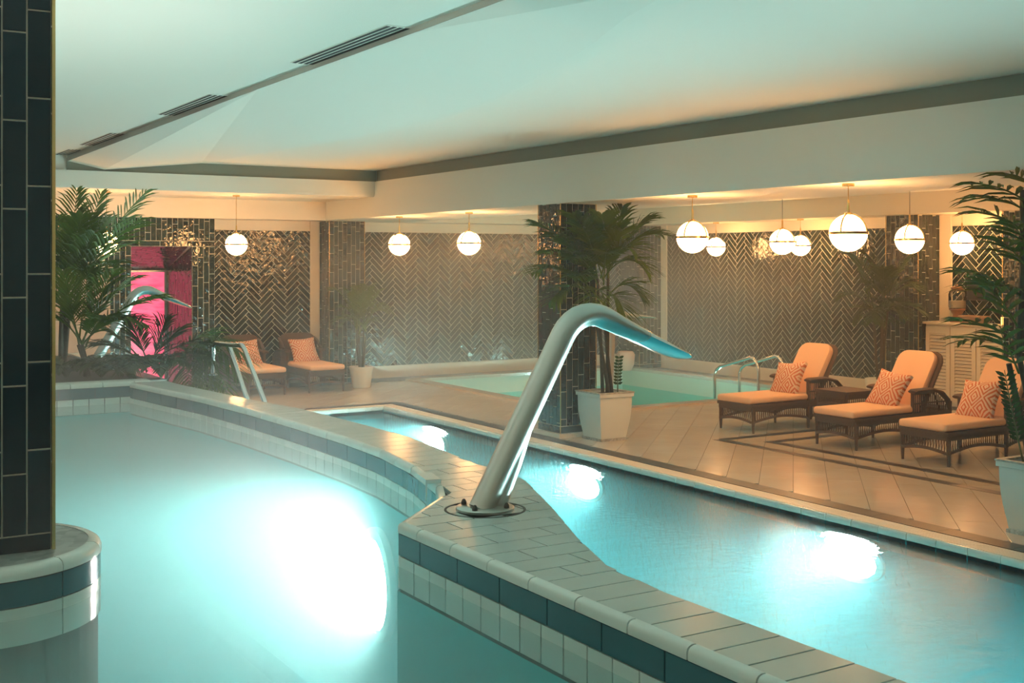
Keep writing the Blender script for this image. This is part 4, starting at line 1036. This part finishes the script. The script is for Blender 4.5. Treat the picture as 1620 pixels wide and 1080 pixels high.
# 5 palms in the raised planter, far left
def bed_palm(name, base, label, fr, m='leaf', st=None, leaf=0.40, width=0.0115, n=20):
    root = empty(name, base, label, 'palm', 'palms in the raised planter'); b0 = Vector(base)
    for (bx_, by_, bd), (tx, ty, td), lf in fr:
        frond(root, at_d(bx_, by_, bd) - b0, at_d(tx, ty, td) - b0, (0, 0, lf), leaf, width, n, m)
    for (px, py, d) in st or []:
        stems(root, [((random.uniform(-.06, .06), random.uniform(-.06, .06), 0), at_d(px, py, d) - b0)], 0.02)
    return root
b1 = tuple(at_d(100, 560, 11.0)); b1 = (b1[0], b1[1], 0.93)
bed_palm('planter_palm', b1, 'tall green palm at the far left with fronds reaching to the ceiling light', [
    ((110, 470, 10.9), (232, 302, 10.6), .14), ((105, 470, 10.9), (122, 300, 10.8), .02), ((105, 470, 10.9), (160, 306, 10.7), .0), ((100, 480, 10.9), (62, 330, 11.0), .1), ((105, 480, 10.9), (225, 345, 10.4), .2),
    ((105, 480, 10.9), (190, 420, 10.4), .28), ((100, 480, 10.9), (90, 345, 10.6), .03), ((100, 490, 10.9), (150, 370, 10.5), .14), ((105, 490, 10.9), (60, 400, 10.7), .12), ((105, 480, 10.9), (205, 385, 10.9), .22), ((100, 470, 10.9), (130, 340, 10.5), .05), ((98, 480, 10.9), (170, 345, 10.8), .12)],
    st=[(105, 470, 10.9), (98, 480, 10.9), (112, 470, 10.95)])
b2 = tuple(at_d(130, 575, 10.4)); b2 = (b2[0], b2[1], 0.93)
bed_palm('planter_palm.001', b2, 'mid height palm arching right over the steel spout at far left', [
    ((130, 545, 10.4), (262, 470, 10.2), .22), ((130, 545, 10.4), (235, 515, 10.1), .26), ((130, 545, 10.4), (70, 440, 10.5), .14), ((130, 540, 10.4), (215, 440, 10.4), .20), ((130, 545, 10.4), (180, 430, 10.2), .12), ((125, 545, 10.4), (100, 430, 10.2), .04), ((130, 545, 10.4), (70, 500, 10.2), .16), ((135, 550, 10.4), (170, 500, 10.0), .12), ((125, 540, 10.4), (140, 420, 10.6), .02)],
    st=[(130, 545, 10.4), (124, 545, 10.4)], leaf=0.34)
b3 = tuple(at_d(230, 580, 10.6)); b3 = (b3[0], b3[1], 0.93)
bed_palm('planter_palm.002', b3, 'low dark palm spreading in front of the pink door', [
    ((235, 578, 10.6), (205, 505, 10.4), .04), ((235, 578, 10.6), (285, 520, 10.5), .06), ((235, 578, 10.6), (320, 545, 10.4), .14), ((235, 580, 10.6), (150, 545, 10.4), .12), ((235, 580, 10.6), (130, 580, 10.2), .16), ((235, 580, 10.6), (300, 575, 10.2), .16), ((235, 580, 10.6), (200, 585, 10.1), .16), ((240, 578, 10.6), (262, 505, 10.7), .03), ((230, 578, 10.6), (165, 520, 10.5), .08), ((240, 580, 10.6), (345, 575, 10.3), .22)],
    'leaf_dark', leaf=0.32, width=0.010)
b4 = tuple(at_d(268, 575, 10.9)); b4 = (b4[0], b4[1], 0.93)
bed_palm('planter_palm.003', b4, 'drooping palm hanging over the planter end beside the stair rails', [
    ((285, 570, 10.9), (385, 600, 10.5), .46), ((285, 570, 10.9), (360, 625, 10.4), .50), ((285, 570, 10.9), (400, 575, 10.6), .38), ((285, 570, 10.9), (330, 615, 10.3), .40), ((285, 570, 10.9), (300, 610, 10.2), .3), ((285, 570, 10.9), (345, 600, 10.9), .46), ((285, 568, 10.9), (340, 540, 10.8), .22)],
    'leaf', leaf=0.34)
for i, (px, py) in enumerate(((105, 585), (160, 588), (205, 585), (255, 585))):
    b = tuple(at_d(px, py, 10.35)); b = (b[0], b[1], 0.93)
    root = empty('ground_fern', b, ['dark fern at the foot of the tall left palm', 'dark fern on the planter edge below the steel spout', 'dark fern on the planter edge below the pink door', 'dark fern near the end of the planter edge'][i], 'fern', 'ferns along the planter edge')
    for k in range(9):
        a_ = 2 * math.pi * k / 9 + i; rr = random.uniform(.22, .34)
        frond(root, (0, 0, 0), (rr * math.cos(a_), rr * math.sin(a_), random.uniform(0.03, 0.16)), (0, 0, 0.16), 0.13, 0.011, 14, 'leaf_dark', 0.1)

# ------------------------------------------------------------------ sideboard and the things on it
sbx, sy0, sy1, sz = 13.28, 9.56, 10.83, 1.12
cab = empty('louvred_sideboard', (sbx, (sy0 + sy1) / 2, 0), 'cream louvred sideboard against the right wall', 'sideboard')
def lb_(*b): return (b[0] - sbx, b[1] - sbx, b[2] - (sy0 + sy1) / 2, b[3] - (sy0 + sy1) / 2, b[4], b[5])
box_obj('body', lb_(sbx + 0.03, WX - 0.035, sy0 + .01, sy1 - .02, 0.0, sz - 0.03), 'white_wood', cab)
box_obj('top', lb_(sbx - 0.02, WX - 0.035, sy0, sy1, sz - 0.03, sz), 'white_wood', cab)
nd = 3; dw = (sy1 - sy0 - 0.06) / nd
for k in range(nd):
    a_ = sy0 + 0.03 + k * dw + 0.008; b_ = a_ + dw - 0.016
    q = MB(); q.box(*lb_(sbx, sbx + 0.03, a_, a_ + 0.06, 0.05, sz - 0.06)); q.box(*lb_(sbx, sbx + 0.03, b_ - 0.06, b_, 0.05, sz - 0.06)); q.box(*lb_(sbx, sbx + 0.03, a_ + .06, b_ - .06, 0.05, 0.13)); q.box(*lb_(sbx, sbx + 0.03, a_ + .06, b_ - .06, sz - 0.15, sz - 0.06))
    d_ = q.build('door', 'white_wood', cab)
    z = 0.14
    box_obj('slat_gap_shade', lb_(sbx + 0.024, sbx + 0.029, a_ + .06, b_ - .06, 0.13, sz - 0.15), 'slot_black', d_)  # black sheet standing in for the shade between the slats
    q = MB(); L_ = b_ - a_ - 0.12
    M = Matrix.Rotation(math.radians(38), 4, 'Y')
    q.box(-0.004, 0.004, -L_ / 2, L_ / 2, -0.022, 0.022, M); me = q.mesh('slat', 'white_wood')
    while z < sz - 0.16:
        s_ = link('slat', me, d_); s_.location = (0.015, (a_ + b_) / 2 - (sy0 + sy1) / 2, z + 0.012); z += 0.045
# dispenser
dp = empty('drink_dispenser', (13.46, 10.42, sz), 'glass drink dispenser with a wooden foot on the sideboard', 'dispenser')
q = MB(); q.lathe([(0.10, 0), (0.10, 0.015), (0.075, 0.03), (0.06, 0.10), (0.085, 0.155), (0.11, 0.17), (0.11, 0.185)], 24); q.build('wooden_foot', 'wood', dp, True)
q = MB(); q.lathe([(0.105, 0.187), (0.115, 0.20), (0.115, 0.38), (0.10, 0.42), (0.07, 0.44)], 24); q.build('jar', 'glass', dp, True)
q = MB(); q.lathe([(0.108, 0.195), (0.108, 0.29), (0, 0.291)], 20); q.build('drink', 'wax', dp, True)
q = MB(); q.lathe([(0.078, 0.44), (0.08, 0.47), (0.05, 0.48), (0.012, 0.485), (0.014, 0.51), (0, 0.515)], 20); q.build('lid', 'wood', dp, True)
q = MB(); q.tube([(-0.11, 0, 0.225), (-0.15, 0, 0.225), (-0.15, 0, 0.20)], 0.01, 8); q.build('tap', 'chrome', dp, True)
bk = empty('woven_basket', (13.42, 10.12, sz), 'small woven basket on the sideboard below the dark panel', 'basket')
q = MB()
for z0_, z1_b in ((0, 0.03), (0.032, 0.06), (0.062, 0.085)): q.box(-0.10, 0.10, -0.16, 0.16, z0_, z1_b)
q.build('body', 'basket', bk); q = MB(); q.tube([(-0.105, -0.165, .09), (0.105, -0.165, .09), (0.105, 0.165, .09), (-0.105, 0.165, .09), (-0.105, -0.165, .09)], 0.012, 6); q.build('rim', 'basket', bk)
cn = empty('candle_lantern', (13.40, 9.66, sz), 'small glowing candle in a glass at the right end of the sideboard', 'candle')
q = MB(); q.lathe([(0.045, 0), (0.05, 0.01), (0.05, 0.15)], 18); q.build('glass', 'glass', cn, True)
q = MB(); q.lathe([(0.038, 0.004), (0.038, 0.10), (0, 0.101)], 16); q.build('candle', 'candle', cn, True)
pn = empty('wall_screen', (WX - 0.03, 10.17, 1.55), 'dark rectangular screen on the small tile panel', 'screen')
box_obj('screen', (-0.02, 0.0, -0.20, 0.20, -0.13, 0.13), 'black_panel', pn); q = MB(); q.box(-0.026, -0.02, -0.205, -0.195, -0.135, 0.135); q.box(-0.026, -0.02, 0.195, 0.205, -0.135, 0.135); q.box(-0.026, -0.02, -0.205, 0.205, 0.125, 0.135); q.box(-0.026, -0.02, -0.205, 0.205, -0.135, -0.125); q.build('frame', 'dark_metal', pn)

# ------------------------------------------------------------------ steam and haze
def vol_box(name, b, setup, label):
    o = box_obj(name, b, None); m = bpy.data.materials.new(name); m.use_nodes = True; nt = m.node_tree; nt.nodes.clear()
    out = nt.nodes.new('ShaderNodeOutputMaterial'); setup(nt, out); o.data.materials.append(m)
    tag(o, label, 'steam', None, 'stuff'); return o
def steam_nodes(dens, zb, zh, scale, edge):
    def f(nt, out):
        L = nt.links.new
        geo = nt.nodes.new('ShaderNodeNewGeometry'); sp = nt.nodes.new('ShaderNodeSeparateXYZ'); L(geo.outputs['Position'], sp.inputs[0])
        mr = nt.nodes.new('ShaderNodeMapRange'); mr.inputs[1].default_value = zb; mr.inputs[2].default_value = zb + zh; mr.inputs[3].default_value = 1; mr.inputs[4].default_value = 0; mr.interpolation_type = 'SMOOTHSTEP'
        L(sp.outputs[2], mr.inputs[0])
        mp = nt.nodes.new('ShaderNodeMapping'); mp.inputs['Scale'].default_value = (0.8, 0.5, 1.6); L(geo.outputs['Position'], mp.inputs[0])
        n = nt.nodes.new('ShaderNodeTexNoise'); n.inputs['Scale'].default_value = scale; n.inputs['Detail'].default_value = 2; L(mp.outputs[0], n.inputs['Vector'])
        r = nt.nodes.new('ShaderNodeMapRange'); r.inputs[1].default_value = 0.33; r.inputs[2].default_value = 0.72; r.inputs[3].default_value = 0.15; r.inputs[4].default_value = 1.6; L(n.outputs['Fac'], r.inputs[0])
        mu = nt.nodes.new('ShaderNodeMath'); mu.operation = 'MULTIPLY'; L(mr.outputs[0], mu.inputs[0]); L(r.outputs[0], mu.inputs[1]); last = mu
        for ax, e0, e1 in edge:
            k = nt.nodes.new('ShaderNodeMapRange'); k.inputs[1].default_value = e0; k.inputs[2].default_value = e1; k.inputs[3].default_value = 0; k.inputs[4].default_value = 1; k.interpolation_type = 'SMOOTHSTEP'; L(sp.outputs[ax], k.inputs[0])
            m2 = nt.nodes.new('ShaderNodeMath'); m2.operation = 'MULTIPLY'; L(last.outputs[0], m2.inputs[0]); L(k.outputs[0], m2.inputs[1]); last = m2
        m3 = nt.nodes.new('ShaderNodeMath'); m3.operation = 'MULTIPLY'; L(last.outputs[0], m3.inputs[0]); m3.inputs[1].default_value = dens
        s = nt.nodes.new('ShaderNodeVolumeScatter'); s.inputs['Color'].default_value = (1, 1, 1, 1); s.inputs['Anisotropy'].default_value = 0.2; L(m3.outputs[0], s.inputs['Density']); L(s.outputs[0], out.inputs['Volume'])
    return f
vol_box('steam', (-4.0, 3.3, 2.0, 12.5, ZW + 0.005, 1.62), steam_nodes(STEAM_D, ZW, 0.85, 1.1, ((0, 3.3, 2.4), (1, 12.5, 9.5), (1, 2.0, 5.5))), 'white steam drifting low over the raised pool')
vol_box('steam.001', (4.4, 13.1, 8.0, 17.4, 0.04, 2.55), steam_nodes(MIST_D, 0.0, 4.5, 0.5, ((0, 4.4, 7.0), (1, 8.0, 11.5))), 'pale mist over the far end of the lane pool and deck')
